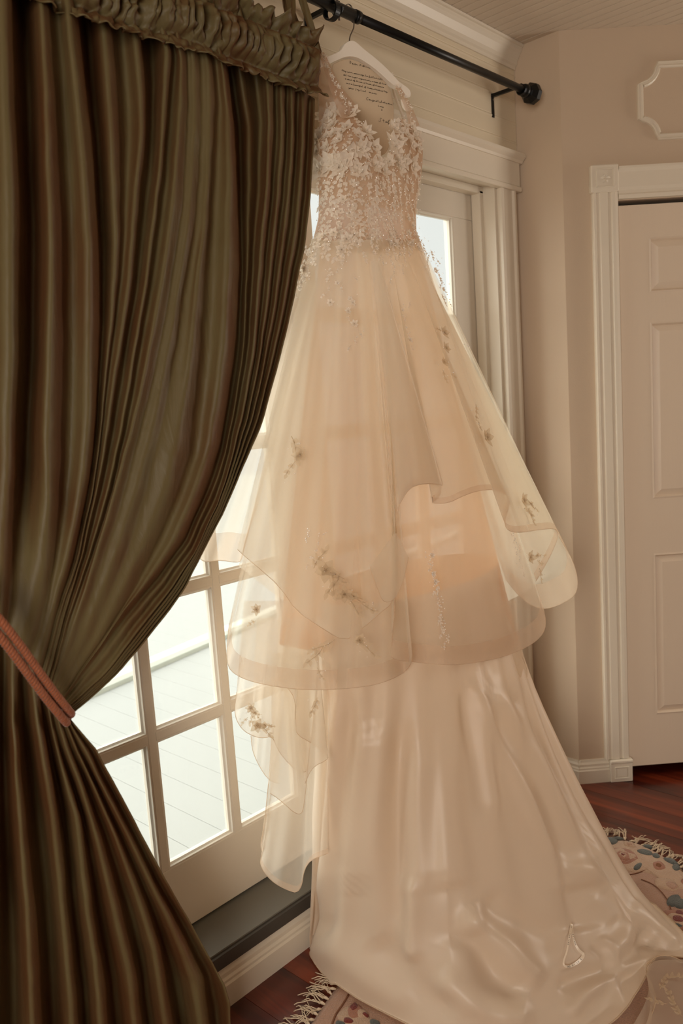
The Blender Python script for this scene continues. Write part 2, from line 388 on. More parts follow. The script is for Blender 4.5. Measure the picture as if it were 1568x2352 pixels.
# ------------------------------------------------------------------ outside
g = structure(MB().box((-6, .3, -.02), (12, 14, .02)).build('ground_terrace', M_deck))
pl = mesh('deck_plank', *(lambda b: (b.v, b.f))(MB().box((.0007, .18, .02), (.1393, 5.0, .045), .001)))
for i in range(48):
    o = link('plank', pl, M_deck, g, False); o.location = (.2+i*.14, 0, 0)
cb = MB().box((-2, 0, .02), (9, .12, .09), .02)
o = cb.build('garden_curb', M_curb); o.location = (.8, 2.0, 0); o.rotation_euler = (0, 0, .20); tag(o, 'pale mossy curb beyond the deck seen through the panes', 'curb')

# ------------------------------------------------------------------ closet door, casing, wall moulding
c = MB(); c.prism([(.0975, 0.0), (.0975, .012), (.101, .019), (.108, .019), (.112, .014), (.120, .014), (.124, .018), (.150, .018), (.154, .013), (.162, .013), (.166, .018), (.176, .019), (.1868, .016), (.1868, 0.0)], .0905, 2.1605, 'z', kf)
c.prism([(1.052, 0), (1.052, .016), (1.064, .019), (1.08, .018), (1.12, .018), (1.14, .012), (1.14, 0)], .0905, 2.1605, 'z', kf)
structure(c.build('trim_4', M_trim))
c = MB()
for a in (.0905, 1.045):
    c.box((a, 0, 2.1605), (a+.0975, .026, 2.253), .004, kf)
rb = structure(c.build('trim_5', M_trim))
def rosette(a, z0, w, name='rosette'):
    b = MB(); cx, cz = a+w/2, z0+w/2*.95; q = w*.32
    for (x0, z0_, x1, z1_) in ((cx-q, cz-q, cx+q, cz-q+.004), (cx-q, cz+q-.004, cx+q, cz+q), (cx-q, cz-q+.004, cx-q+.004, cz+q-.004), (cx+q-.004, cz-q+.004, cx+q, cz+q-.004)):
        b.box((x0, .026, z0_), (x1, .030, z1_), .001, kf)
    for i in range(6):
        an = i*math.pi/3; ux, uz = math.cos(an), math.sin(an); r = q*.62
        V = [(cx, .028, cz), (cx+ux*r*.5-uz*r*.22, .0325, cz+uz*r*.5+ux*r*.22), (cx+ux*r, .0275, cz+uz*r), (cx+ux*r*.5+uz*r*.22, .0325, cz+uz*r*.5-ux*r*.22)]
        b.add([kf(p) for p in V], [(0, 1, 2, 3)])
    return b.build(name, M_trim, rb)
rosette(.0905, 2.1605, .0975); rosette(1.045, 2.1605, .0975)
c = MB(); c.prism([(0, 2.137), (.016, 2.137), (.018, 2.15), (.014, 2.155), (.014, 2.165), (.018, 2.175), (.018, 2.225), (.024, 2.236), (.024, 2.244), (0, 2.244)], .189, 1.0445, 'x', kf)
structure(c.build('trim_6', M_trim))
c = MB(); c.box((.113, 0, 0), (.1975, .024, .074), .002, kf); c.box((.1105, 0, .074), (.2, .028, .089), .004, kf)
for (x0, z0_, x1, z1_) in ((.128, .014, .184, .018), (.128, .058, .184, .062), (.128, .018, .132, .058), (.180, .018, .184, .058)): c.box((x0, .024, z0_), (x1, .028, z1_), .001, kf)
c.box((.135, .024, .022), (.177, .0265, .054), .0012, kf)
structure(c.build('trim_7', M_trim))
# door leaf with raised panels
dk0, dk1, dz0, dz1 = .196, 1.040, .045, 2.118
dface = -.006
door3 = structure(MB().box((dk0, -.040, dz0), (dk1, -.024, dz1), .001, kf).build('door_3', M_door))
cols = ((.302, .480), (.610, .788+.14)); rows = ((.245, .870), (1.075, 1.712), (1.815, 2.005))
kxs = sorted({dk0, dk1, *[v for c_ in cols for v in c_]}); 
fr = MB()
kk = [dk0, cols[0][0], cols[0][1], cols[1][0], cols[1][1], dk1]; zz = [dz0, *rows[0], *rows[1], *rows[2], dz1]
for i in range(5):
    for j in range(7):
        if i in (1, 3) and j in (1, 3, 5): continue
        fr.box((kk[i], -.0245, zz[j]), (kk[i+1], dface, zz[j+1]), 0, kf)
fr.build('frame', M_door, door3)
for (a, b) in cols:
    for (z0_, z1_) in rows:
        prof = [(0, dface+.0), (.006, dface+.0018), (.012, dface-.009), (.034, dface-.001), (.0345, dface-.001)]
        V = []
        for (i_, d) in prof:
            for (sx, sz) in ((a+i_, z0_+i_), (b-i_, z0_+i_), (b-i_, z1_-i_), (a+i_, z1_-i_)): V.append(kf((sx, d, sz)))
        n = len(prof); F = [(i*4+q, i*4+(q+1) % 4, (i+1)*4+(q+1) % 4, (i+1)*4+q) for i in range(n-1) for q in range(4)]; F.append(tuple((n-1)*4+q for q in range(4)))
        MB().add(V, F).build('panel', M_door, door3)
MB().tube([kf((.98, -.006, 1.0)), kf((.98, .03, 1.0))], [.006, .006], 10).tube([kf((.98, .022, 1.0)), kf((.98, .03, 1.0)), kf((.98, .042, 1.0)), kf((.98, .048, 1.0))], [.008, .019, .019, .008], 14).build('door_knob', M_steel, door3, True)
# picture-frame moulding with notched corners
def mould_path(k0, k1, z0_, z1_, r, n=8):
    P = []
    for (cx, cz, a0, a1) in ((k0, z1_, 270, 360), (k1, z1_, 180, 270), (k1, z0_, 90, 180), (k0, z0_, 0, 90)):
        for i in range(n+1):
            a = math.radians(a0+(a1-a0)*i/n); P.append((cx+r*math.cos(a), cz+r*math.sin(a)))
    return P
path = mould_path(.276, 1.00, 2.338, 2.573, .062)
prof = [(-.011, 0), (-.010, .006), (-.006, .010), (-.001, .006), (.004, .006), (.007, .012), (.010, .008), (.011, 0)]
V = []; n = len(path)
for i, p in enumerate(path):
    a = np.array(path[i-1]); b = np.array(path[(i+1) % n]); t = (b-a)/np.linalg.norm(b-a); nn = np.array([-t[1], t[0]])
    for (o_, d) in prof: q = np.array(p)+nn*o_; V.append(kf((q[0], d, q[1])))
m_ = len(prof); F = [(i*m_+j, i*m_+j+1, ((i+1) % n)*m_+j+1, ((i+1) % n)*m_+j) for i in range(n) for j in range(m_-1)]
structure(MB().add(V, F).build('trim_8', M_trim))

# ------------------------------------------------------------------ curtain rod
RY, RZ = -.12, 2.486
rod = thing('curtain_rod', 'long black metal curtain rod with faceted finial above the french doors', 'curtain rod', (1.5, RY, RZ))
MB().tube([(-.2, RY, RZ), (1.73, RY, RZ+.003)], .0145, 20).build('outer_tube', M_black, rod, True)
MB().tube([(1.73, RY, RZ+.003), (2.575, RY, RZ+.010)], .0118, 20).build('inner_tube', M_black, rod, True)
MB().tube([(1.715, RY, RZ+.003), (1.732, RY, RZ+.003)], .0158, 20).build('collar', M_black, rod, True)
MB().tube([(1.655, RY, RZ-.012), (1.655, RY, RZ-.024)], .003, 8).build('set_screw', M_steel, rod, True)
fz = RZ+.010
MB().tube([(2.560, RY, fz), (2.572, RY, fz), (2.577, RY, fz), (2.588, RY, fz)], [.017, .021, .021, .014], 20).build('finial_neck', M_black, rod, True)
fb = bmesh.new(); bmesh.ops.create_uvsphere(fb, u_segments=8, v_segments=5, radius=.036)
V = [(2.620+v.co.z*.95, RY+v.co.y, fz+v.co.x) for v in fb.verts]; F = [tuple(q.index for q in f_.verts) for f_ in fb.faces]; fb.free()
MB().add(V, F).build('finial', M_black, rod)
def bracket(xb, z_):
    b = MB(); b.box((xb-.007, -.0095, z_-.055), (xb+.007, -.006, z_+.022), .001)
    b.box((xb-.006, RY-.004, z_+.010), (xb+.006, -.006, z_+.021), .001)
    P = [(xb, RY+.017*math.cos(a), z_-.0-.0+.0+.017*math.sin(a)+.0) for a in np.linspace(math.radians(-170), math.radians(30), 12)]
    b.tube([(p[0], p[1], p[2]+.004) for p in P], .0035, 6)
    o = b.build('bracket', M_black, rod)
    MB().tube([(xb, -.0095, z_+.002), (xb, -.012, z_+.002)], .0035, 8).build('screw', M_steel, o, True)
    return o
bracket(2.553, fz-.004); bracket(1.652, RZ+.0); bracket(.05, RZ)
rg = MB(); ring = [(1.628+.012*math.sin(a*1)*0, RY+.0*a+.024*math.cos(a), RZ-.009+.024*math.sin(a)) for a in np.linspace(0, 2*math.pi, 33)[:-1]]
V = []; n = len(ring)
for i, p in enumerate(ring):
    a = 2*math.pi*i/n
    for (dx, rr) in ((-.008, .024), (.008, .024), (.008, .0205), (-.008, .0205)): V.append((1.628+dx, RY+rr*math.cos(a), RZ-.009+rr*math.sin(a)))
F = [(i*4+j, i*4+(j+1) % 4, ((i+1) % n)*4+(j+1) % 4, ((i+1) % n)*4+j) for i in range(n) for j in range(4)]
tag(rg.add(V, F).build('curtain_ring', M_black), 'wide black ring hanging on the rod beside the hanger hook', 'curtain ring')

# ------------------------------------------------------------------ curtain (fold lines measured, then laid out as cloth between wall and room)
R_, V_ = 1, 0
upper = [
 (V_, [(-420, -150), (-420, 700), (-360, 1150), (-240, 1300)]), (R_, [(-330, -150), (-330, 700), (-280, 1150), (-190, 1320)]),
 (V_, [(-250, -150), (-250, 700), (-200, 1180), (-140, 1345)]), (R_, [(-160, -150), (-150, 700), (-120, 1200), (-90, 1370)]),
 (V_, [(-70, -120), (-60, 700), (-50, 1200), (-30, 1400)]),
 (R_, [(8, -90), (15, 200), (28, 500), (28, 800), (22, 1100), (2, 1425)]),
 (V_, [(50, -80), (65, 200), (75, 500), (72, 800), (52, 1100), (30, 1300), (14, 1450)]),
 (R_, [(90, -80), (103, 150), (112, 400), (117, 600), (110, 850), (105, 1000), (110, 1150), (103, 1300), (78, 1440), (48, 1500)]),
 (V_, [(120, -70), (135, 100), (150, 300), (160, 560), (160, 800), (158, 1000), (150, 1150), (130, 1280), (104, 1400), (66, 1525)]),
 (R_, [(150, -60), (165, 95), (187, 240), (203, 378), (215, 566), (220, 740), (215, 930), (203, 1095), (179, 1213), (136, 1350), (112, 1450), (82, 1550)]),
 (V_, [(180, -50), (200, 100), (212, 250), (222, 400), (232, 600), (234, 800), (222, 1000), (203, 1130), (172, 1296), (127, 1421), (90, 1562)]),
 (R_, [(225, -40), (240, 80), (252, 250), (262, 425), (268, 560), (258, 720), (246, 830), (230, 1000), (213, 1130), (178, 1288), (132, 1424), (95, 1568)]),
 (V_, [(265, -30), (280, 80), (296, 236), (300, 330), (292, 450), (284, 566), (272, 680), (255, 812), (240, 950), (220, 1100), (184, 1280), (137, 1427), (99, 1573)]),
 (R_, [(290, -20), (310, 80), (322, 200), (325, 283), (312, 448), (303, 560), (296, 660), (284, 740), (264, 850), (248, 960), (230, 1085), (190, 1272), (143, 1428), (103, 1578)]),
 (V_, [(330, 0), (345, 80), (352, 200), (352, 330), (342, 450), (328, 560), (316, 660), (300, 755), (278, 890), (256, 1020), (232, 1130), (197, 1275), (148, 1430), (106, 1583)]),
 (R_, [(365, 10), (390, 118), (375, 283), (363, 425), (349, 543), (336, 640), (320, 740), (300, 860), (280, 980), (248, 1120), (202, 1282), (152, 1434), (109, 1588)]),
 (V_, [(380, 20), (402, 130), (390, 283), (378, 425), (364, 543), (350, 640), (333, 740), (313, 860), (292, 980), (258, 1130), (208, 1290), (157, 1438), (112, 1591)]),
 (R_, [(400, 30), (418, 130), (420, 236), (412, 330), (401, 448), (390, 550), (376, 640), (352, 752), (330, 860), (302, 970), (266, 1100), (230, 1225), (200, 1330), (166, 1450), (115, 1595)]),
 (V_, [(410, 40), (430, 130), (434, 236), (428, 350), (418, 470), (406, 570), (392, 660), (368, 790), (345, 900), (312, 1030), (285, 1130), (250, 1240), (216, 1350), (178, 1465), (118, 1598)]),
 (R_, [(425, 50), (444, 130), (450, 250), (445, 400), (432, 520), (420, 620), (405, 720), (385, 830), (360, 930), (335, 1040), (315, 1130), (285, 1230), (248, 1330), (200, 1455), (121, 1601)]),
 (V_, [(442, 60), (460, 130), (464, 250), (460, 400), (448, 520), (436, 620), (421, 720), (404, 830), (385, 930), (362, 1040), (342, 1130), (308, 1235), (264, 1340), (212, 1465), (124, 1605)]),
 (R_, [(458, 70), (474, 130), (482, 250), (476, 400), (466, 520), (452, 620), (443, 720), (431, 830), (422, 930), (405, 1040), (380, 1130), (342, 1242), (286, 1352), (224, 1474), (127, 1609)]),
 (V_, [(480, 80), (494, 140), (502, 250), (498, 400), (492, 520), (484, 620), (480, 720), (472, 830), (462, 930), (448, 1040), (412, 1140), (370, 1240), (304, 1360), (234, 1482), (130, 1613)]),
 (R_, [(495, 85), (510, 150), (530, 283), (536, 425), (540, 613), (535, 700), (524, 812), (510, 930), (491, 1025), (466, 1110), (411, 1235), (352, 1318), (280, 1405), (205, 1515), (133, 1617)]),
 (V_, [(520, 100), (545, 283), (549, 425), (555, 613), (552, 789), (533, 930), (510, 1040), (480, 1122), (424, 1245), (362, 1330), (294, 1412), (215, 1522), (136, 1620)]),
 (R_, [(545, 110), (575, 283), (574, 425), (568, 613), (562, 789), (542, 930), (518, 1040), (488, 1132), (432, 1253), (370, 1340), (303, 1421), (224, 1530), (139, 1623)]),
 (V_, [(590, 140), (602, 283), (596, 425), (582, 580), (572, 789), (550, 930), (526, 1042), (496, 1145), (440, 1262), (378, 1350), (312, 1432), (234, 1540), (142, 1626)]),
]
for i_, k_ in {6: -.2, 8: .35, 10: -.3, 11: .6, 12: .05, 13: .7, 14: -.2, 16: .3, 17: 1.1, 18: .65, 19: .95, 20: .7, 21: .95, 22: .6, 23: 1.15, 24: -.6, 25: .3, 26: -.1}.items():
    upper[i_] = (k_, upper[i_][1])
eV = [(600, 150), (606, 283), (600, 425), (586, 580), (577, 789), (555, 930), (530, 1045), (500, 1150), (444, 1270), (382, 1360), (318, 1442), (240, 1550), (144, 1628)]
eE = [(724, 226), (720, 330), (712, 430), (699, 560), (661, 741), (635, 845), (597, 980), (557, 1072), (510, 1180), (455, 1284), (423, 1350), (358, 1440), (269, 1548), (214, 1598), (160, 1640)]
eV = resample(eV, 60); eE = resample(eE, 60)
for i, (t, kd) in enumerate(((.14, R_), (.25, V_), (.37, R_), (.47, V_), (.57, R_), (.67, V_), (.80, R_), (.90, V_), (1.0, R_))):
    upper.append((kd, [tuple(q) for q in (eV*(1-t)+eE*t)]))
lower = [
 (V_, [(-240, 1320), (-420, 1800), (-520, 2900)]), (R_, [(-190, 1340), (-330, 1800), (-420, 2850)]), (V_, [(-140, 1360), (-240, 1800), (-310, 2800)]),
 (R_, [(-90, 1385), (-160, 1750), (-210, 2750)]), (V_, [(-30, 1415), (-80, 1700), (-110, 2720)]),
 (R_, [(-5, 1435), (-25, 1700), (-35, 2690)]), (V_, [(10, 1455), (8, 1650), (12, 1800), (20, 1950), (28, 2100), (40, 2660)]),
 (R_, [(30, 1480), (30, 1650), (38, 1800), (52, 1950), (64, 2100), (84, 2640)]),
 (V_, [(52, 1510), (58, 1680), (72, 1800), (88, 1900), (102, 2020), (114, 2150), (130, 2610)]),
 (R_, [(76, 1555), (92, 1680), (110, 1780), (128, 1880), (142, 2000), (155, 2120), (172, 2300), (186, 2580)]),
 (V_, [(98, 1592), (113, 1700), (130, 1800), (145, 1900), (157, 2000), (169, 2120), (188, 2280), (205, 2560)]),
 (R_, [(108, 1605), (126, 1700), (150, 1780), (180, 1870), (193, 1960), (206, 2080), (226, 2200), (246, 2535)]),
 (V_, [(117, 1616), (138, 1720), (165, 1800), (190, 1880), (209, 1980), (226, 2100), (252, 2250), (286, 2515)]),
 (R_, [(126, 1625), (152, 1715), (185, 1800), (216, 1900), (246, 2000), (280, 2120), (308, 2230), (332, 2495)]),
 (V_, [(135, 1633), (166, 1720), (200, 1800), (235, 1890), (268, 2000), (298, 2110), (322, 2230), (358, 2480)]),
 (R_, [(143, 1640), (178, 1728), (215, 1800), (255, 1890), (290, 1980), (330, 2080), (362, 2180), (402, 2465)]),
 (V_, [(149, 1646), (188, 1733), (228, 1812), (268, 1900), (308, 1990), (350, 2090), (390, 2210), (428, 2450)]),
 (R_, [(154, 1650), (202, 1733), (243, 1820), (288, 1910), (345, 2025), (404, 2140), (452, 2250), (482, 2440)]),
 (V_, [(158, 1653), (214, 1722), (256, 1806), (305, 1905), (362, 2020), (424, 2125), (480, 2230), (508, 2430)]),
 (R_, [(162, 1656), (220, 1722), (262, 1800), (312, 1898), (379, 2022), (432, 2112), (481, 2202), (513, 2262), (526, 2308), (526, 2425)]),
]
def fold_sheet(lines, ns, sub, y0, amp, tie_end, tie_w, floor_end=False):
    """amp(t): fold depth along the drop"""
    C = [(k_, resample(p, ns)) for k_, p in lines]
    cols = []; t = np.linspace(0, 1, ns)
    for i in range(len(C)-1):
        (ka, A), (kb, B) = C[i], C[i+1]
        for s in range(sub if i < len(C)-2 else sub+1):
            w = s/sub; e = .5-.5*math.cos(math.pi*w)
            wid = np.hypot(*(B-A).T)
            wx = w  # ridges a little broader than valleys
            P = A*(1-wx)+B*wx; z = ka*(1-e)+kb*e
            a = amp(t)*1.2*np.clip(wid/34, .35, 1.5)
            y = y0(t)-a*(z-.5)
            cols.append(np.concatenate([P, y[:, None]], 1))
    Q = np.array(cols)
    for _ in range(2): Q[1:-1] = .25*Q[:-2]+.5*Q[1:-1]+.25*Q[2:]
    return Q
def wrinkle(P, amt, sc=9.0, seed=0.0):
    out = P.copy()
    for i in range(P.shape[0]):
        for j in range(P.shape[1]):
            p = P[i, j]; v = noise.noise(Vector((p[0]*sc*1.6+seed, p[1]*sc, p[2]*sc*.7)))+.5*noise.noise(Vector((p[0]*sc*3.1, seed+p[1]*sc*2, p[2]*sc*2.6)))
            out[i, j, 1] += amt*v
    return out
curt = thing('curtain', 'heavy olive brown taffeta curtain gathered to the left by a rope tieback', 'curtain', (.75, -.14, 0))
tops = np.linspace(0, 1, 90)
G = fold_sheet(upper, 90, 6, lambda t: -.150-.02*np.sin(np.pi*t)-.035*np.clip((t-.75)/.25, 0, 1), lambda t: .062*(1-.35*t)*np.clip((1.02-t)/.25, .35, 1)*np.clip(t/.08+.5, 0, 1), None, None)
P = wrinkle(atY(G[..., 0], G[..., 1], G[..., 2]), .0042)
drape = sheet('drape', P, M_curtain, curt)
G = fold_sheet(lower, 80, 6, lambda t: -.185+.025*t, lambda t: .060*np.clip(t/.3+.3, 0, 1), None, None)
P = wrinkle(atY(G[..., 0], G[..., 1], G[..., 2]), .005, 8, 3.3)
for i in range(P.shape[0]):                                    # the cloth ends on the floor
    z = P[i, :, 2]; b = np.where(z < .006)[0]
    if len(b):
        j = max(b[0]-1, 0); w = np.linspace(0, 1, P.shape[1]-j)
        P[i, j:, 2] = np.maximum(z[j]*(1-w)+.006*w, .006); P[i, j:, 0] = P[i, j, 0]+.01*w; P[i, j:, 1] = P[i, j, 1]-.01*w
    else:
        P[i, -1, 2] = .006
sheet('drape_tail', P, M_curtain, curt)
for m_o in (drape, bpy.data.objects['drape_tail']):
    md = m_o.modifiers.new('thick', 'SOLIDIFY'); md.thickness = .0025; md.offset = 1
# shirred heading: puffed band with ruffled edges
hx = np.linspace(.25, 1.508, 620); nv = 30
P = np.zeros((len(hx), nv, 3))
for i, x in enumerate(hx):
    ztop = 2.378+.008*noise.noise(Vector((x*3, 0, 0))); zbot = 2.226+.010*noise.noise(Vector((x*4, 7, 0)))
    g1 = noise.noise(Vector((x*46, 1.3, 0))); g2 = noise.noise(Vector((x*90, 4.3, 0)))
    big = noise.noise(Vector((x*9, 2.2, 0)))
    for j in range(nv):
        v = j/(nv-1)                                           # 0 top frill .. 1 bottom frill
        cin = math.exp(-((v-.20)/.05)**2)+math.exp(-((v-.80)/.05)**2)
        puff = math.sin(math.pi*min(max((v-.2)/.6, 0), 1))
        fr_ = max(0, (.2-v)/.2)+max(0, (v-.8)/.2)
        y = -.166-.016*puff*(1+1.3*big)-.022*fr_*(1+1.6*g1)+.008*cin
        y += puff*(.026*(abs(g1)*2-.6)+.012*g2)+.012*(abs(noise.noise(Vector((x*34, v*6, 3))))*2-.5)+.005*noise.noise(Vector((x*80, v*14, 3)))
        z = ztop*(1-v)+zbot*v+fr_*(.007*g2+.012*g1)*(-1 if v > .5 else 1)+.007*noise.noise(Vector((x*32, v*6, 9)))*puff
        P[i, j] = (x+.008*noise.noise(Vector((x*40, v*7, 5))), y, z+.000)
hd_ = sheet('shirred_heading', P, M_curtain, curt); md = hd_.modifiers.new('thick', 'SOLIDIFY'); md.thickness = .002
def ribbon(name, pts, w, parent, m, tw=0.0, wn=(0, -1, 0), n=26, th=0):
    p = np.array(pts, float); 
    q = smooth(p, n, 3); T = np.gradient(q, axis=0); T /= np.linalg.norm(T, axis=1)[:, None]
    G = np.zeros((n, 5, 3))
    for i in range(n):
        s = np.cross(T[i], wn); s /= np.linalg.norm(s)+1e-9; b = np.cross(s, T[i]); a = tw*i/n
        s2 = s*math.cos(a)+b*math.sin(a); b2 = np.cross(s2, T[i])
        for j in range(5):
            u = j/4-.5; G[i, j] = q[i]+s2*u*w+b2*(w*.18*math.cos(u*math.pi*2+i*.5))
    return sheet(name, G, m, parent)
def tie(xc, sp):
    ribbon('tie_ribbon', [(xc-sp, -.17, 2.345), (xc-.02, -.150, 2.42), (xc+.005, -.139, 2.495), (xc+.01, -.12, 2.507), (xc+.012, -.100, 2.49), (xc+.01, -.12, 2.42), (xc+.012, -.15, 2.36)], .022, curt, M_curtain, 1.2, (1, 0, .2))
    ribbon('tie_ribbon', [(xc+sp, -.175, 2.33), (xc+.025, -.160, 2.40), (xc+.012, -.141, 2.495), (xc+.002, -.118, 2.508), (xc, -.098, 2.48), (xc-.01, -.13, 2.37)], .018, curt, M_curtain, -1.6, (1, 0, .2))
    for sg in ():
        ribbon('tie_ribbon', [(xc, -.20, 2.348), (xc+sg*.035, -.222, 2.375), (xc+sg*.055, -.222, 2.35), (xc+sg*.03, -.216, 2.325), (xc, -.205, 2.345), (xc+sg*.02, -.215, 2.28), (xc+sg*.035, -.218, 2.25)], .02, curt, M_curtain, .8, (0, -1, .1))
tie(1.475, .04); tie(1.235, .04); tie(.99, .04); tie(.72, .04); tie(.45, .04)

# ------------------------------------------------------------------ rope tieback
rope = thing('rope_tieback', 'twisted copper orange double rope holding the gathered curtain', 'tieback', (.6, -.2, 1.1))
rp = smooth([(-200, 1270, -.05), (-150, 1300, -.20), (-90, 1350, -.245), (-20, 1418, -.262), (30, 1480, -.262), (80, 1550, -.25), (120, 1604, -.236), (150, 1640, -.218), (163, 1656, -.185), (140, 1630, -.12), (-60, 1450, -.08)], 150, 2)
base = atY(rp[:, 0], rp[:, 1], rp[:, 2])
for k_, off in ((0, .0085), (1, -.0085)):
    T = np.gradient(base, axis=0); T /= np.linalg.norm(T, axis=1)[:, None]
    side = np.cross(T, (0, -1.0, 0)); side /= np.linalg.norm(side, axis=1)[:, None]+1e-9
    cl = resample(base+side*off, 620); T = np.gradient(cl, axis=0); T /= np.linalg.norm(T, axis=1)[:, None]
    A = np.cross(T, (0, 1.0, .2)); A /= np.linalg.norm(A, axis=1)[:, None]; B = np.cross(T, A)
    ph = np.linspace(0, 2*math.pi*44, 620)
    for s in range(3):
        a = ph+s*2*math.pi/3
        MB().tube(cl+(.0043*np.cos(a))[:, None]*A+(.0043*np.sin(a))[:, None]*B, .0036, 6).build('rope_strand', M_rope, rope, True)

# ------------------------------------------------------------------ hanger
SA = math.radians(-11); SV = np.array([math.cos(SA), math.sin(SA), 0]); FN = np.array([math.sin(SA), -math.cos(SA), 0]); FN = np.array([SV[1], -SV[0], 0])
HP = np.array([1.70, -.118, 2.42])
def hp(px, py, out=0.0): return atP(px, py, HP+FN*out, FN)
hang = thing('clothes_hanger', 'white bridal hanger with a wire hook and a handwritten message card', 'hanger', tuple(HP))
hk = smooth([(793, 22), (794, 12), (800, 9), (807, 14), (811, 28), (812, 45), (813, 62), (808, 74), (803, 84), (802, 98)], 40, 2)
hkp = hp(hk[:, 0], hk[:, 1]); hkp = np.vstack([[hkp[0]+np.array([-.002, .012, -.012])], hkp])
MB().tube(hkp, .0017, 8).build('hook', M_steel, hang, True)
def slab(outline, th, name, m, parent, out=0.0, n=70, bulge=0.0):
    q = smooth(list(outline)+[outline[0]], n+1, 2)[:-1]; P = hp(q[:, 0], q[:, 1]); c = P.mean(0); v = []
    rings = [(1.0, out), (1.0, out-th), (.0, 0)]
    V = [*(P+FN*(out+th/2*.4)), *(c+(P-c)*.985+FN*(out+th/2)), *(P-FN*(th/2*.4)+FN*out), *(c+(P-c)*.985+FN*(out-th/2))]
    n = len(P); F = [(i, (i+1) % n, n+(i+1) % n, n+i) for i in range(n)]+[(i, 2*n+i, 2*n+(i+1) % n, (i+1) % n) for i in range(n)]+[(2*n+i, 3*n+i, 3*n+(i+1) % n, 2*n+(i+1) % n) for i in range(n)]
    F += [tuple(n+i for i in range(n))[::-1], tuple(3*n+i for i in range(n))]
    me = mesh(name, V, F); bm = bmesh.new(); bm.from_mesh(me); bmesh.ops.triangulate(bm, faces=[f_ for f_ in bm.faces if len(f_.verts) > 4]); bm.to_mesh(me); bm.free()
    return link(name, me, m, parent, False)
arms = [(786, 104), (796, 96), (808, 95), (818, 103), (832, 116), (856, 134), (885, 160), (903, 180), (918, 196), (917, 207), (905, 202), (889, 190), (862, 164), (838, 147), (815, 133), (790, 131), (764, 143), (742, 153), (722, 160), (722, 146), (738, 136), (764, 126), (779, 118)]
slab(arms, .016, 'shoulder', M_hanger, hang)
slab([(766, 146), (790, 134), (818, 136), (846, 152), (872, 172), (893, 194), (904, 225), (907, 262), (902, 310), (890, 352), (870, 360), (840, 330), (800, 280), (768, 220), (757, 180)], .003, 'message_card', mat('card_ivory', 'CDB79A', .6, .3), hang, -.004)
slab([(914, 184), (928, 194), (944, 206), (945, 223), (932, 224), (920, 206)], .003, 'end_tab', M_hanger, hang, -.004, 40)
slab([(925, 226), (938, 226), (946, 238), (949, 250), (938, 255), (928, 244)], .003, 'end_tab', M_hanger, hang, -.009, 40)
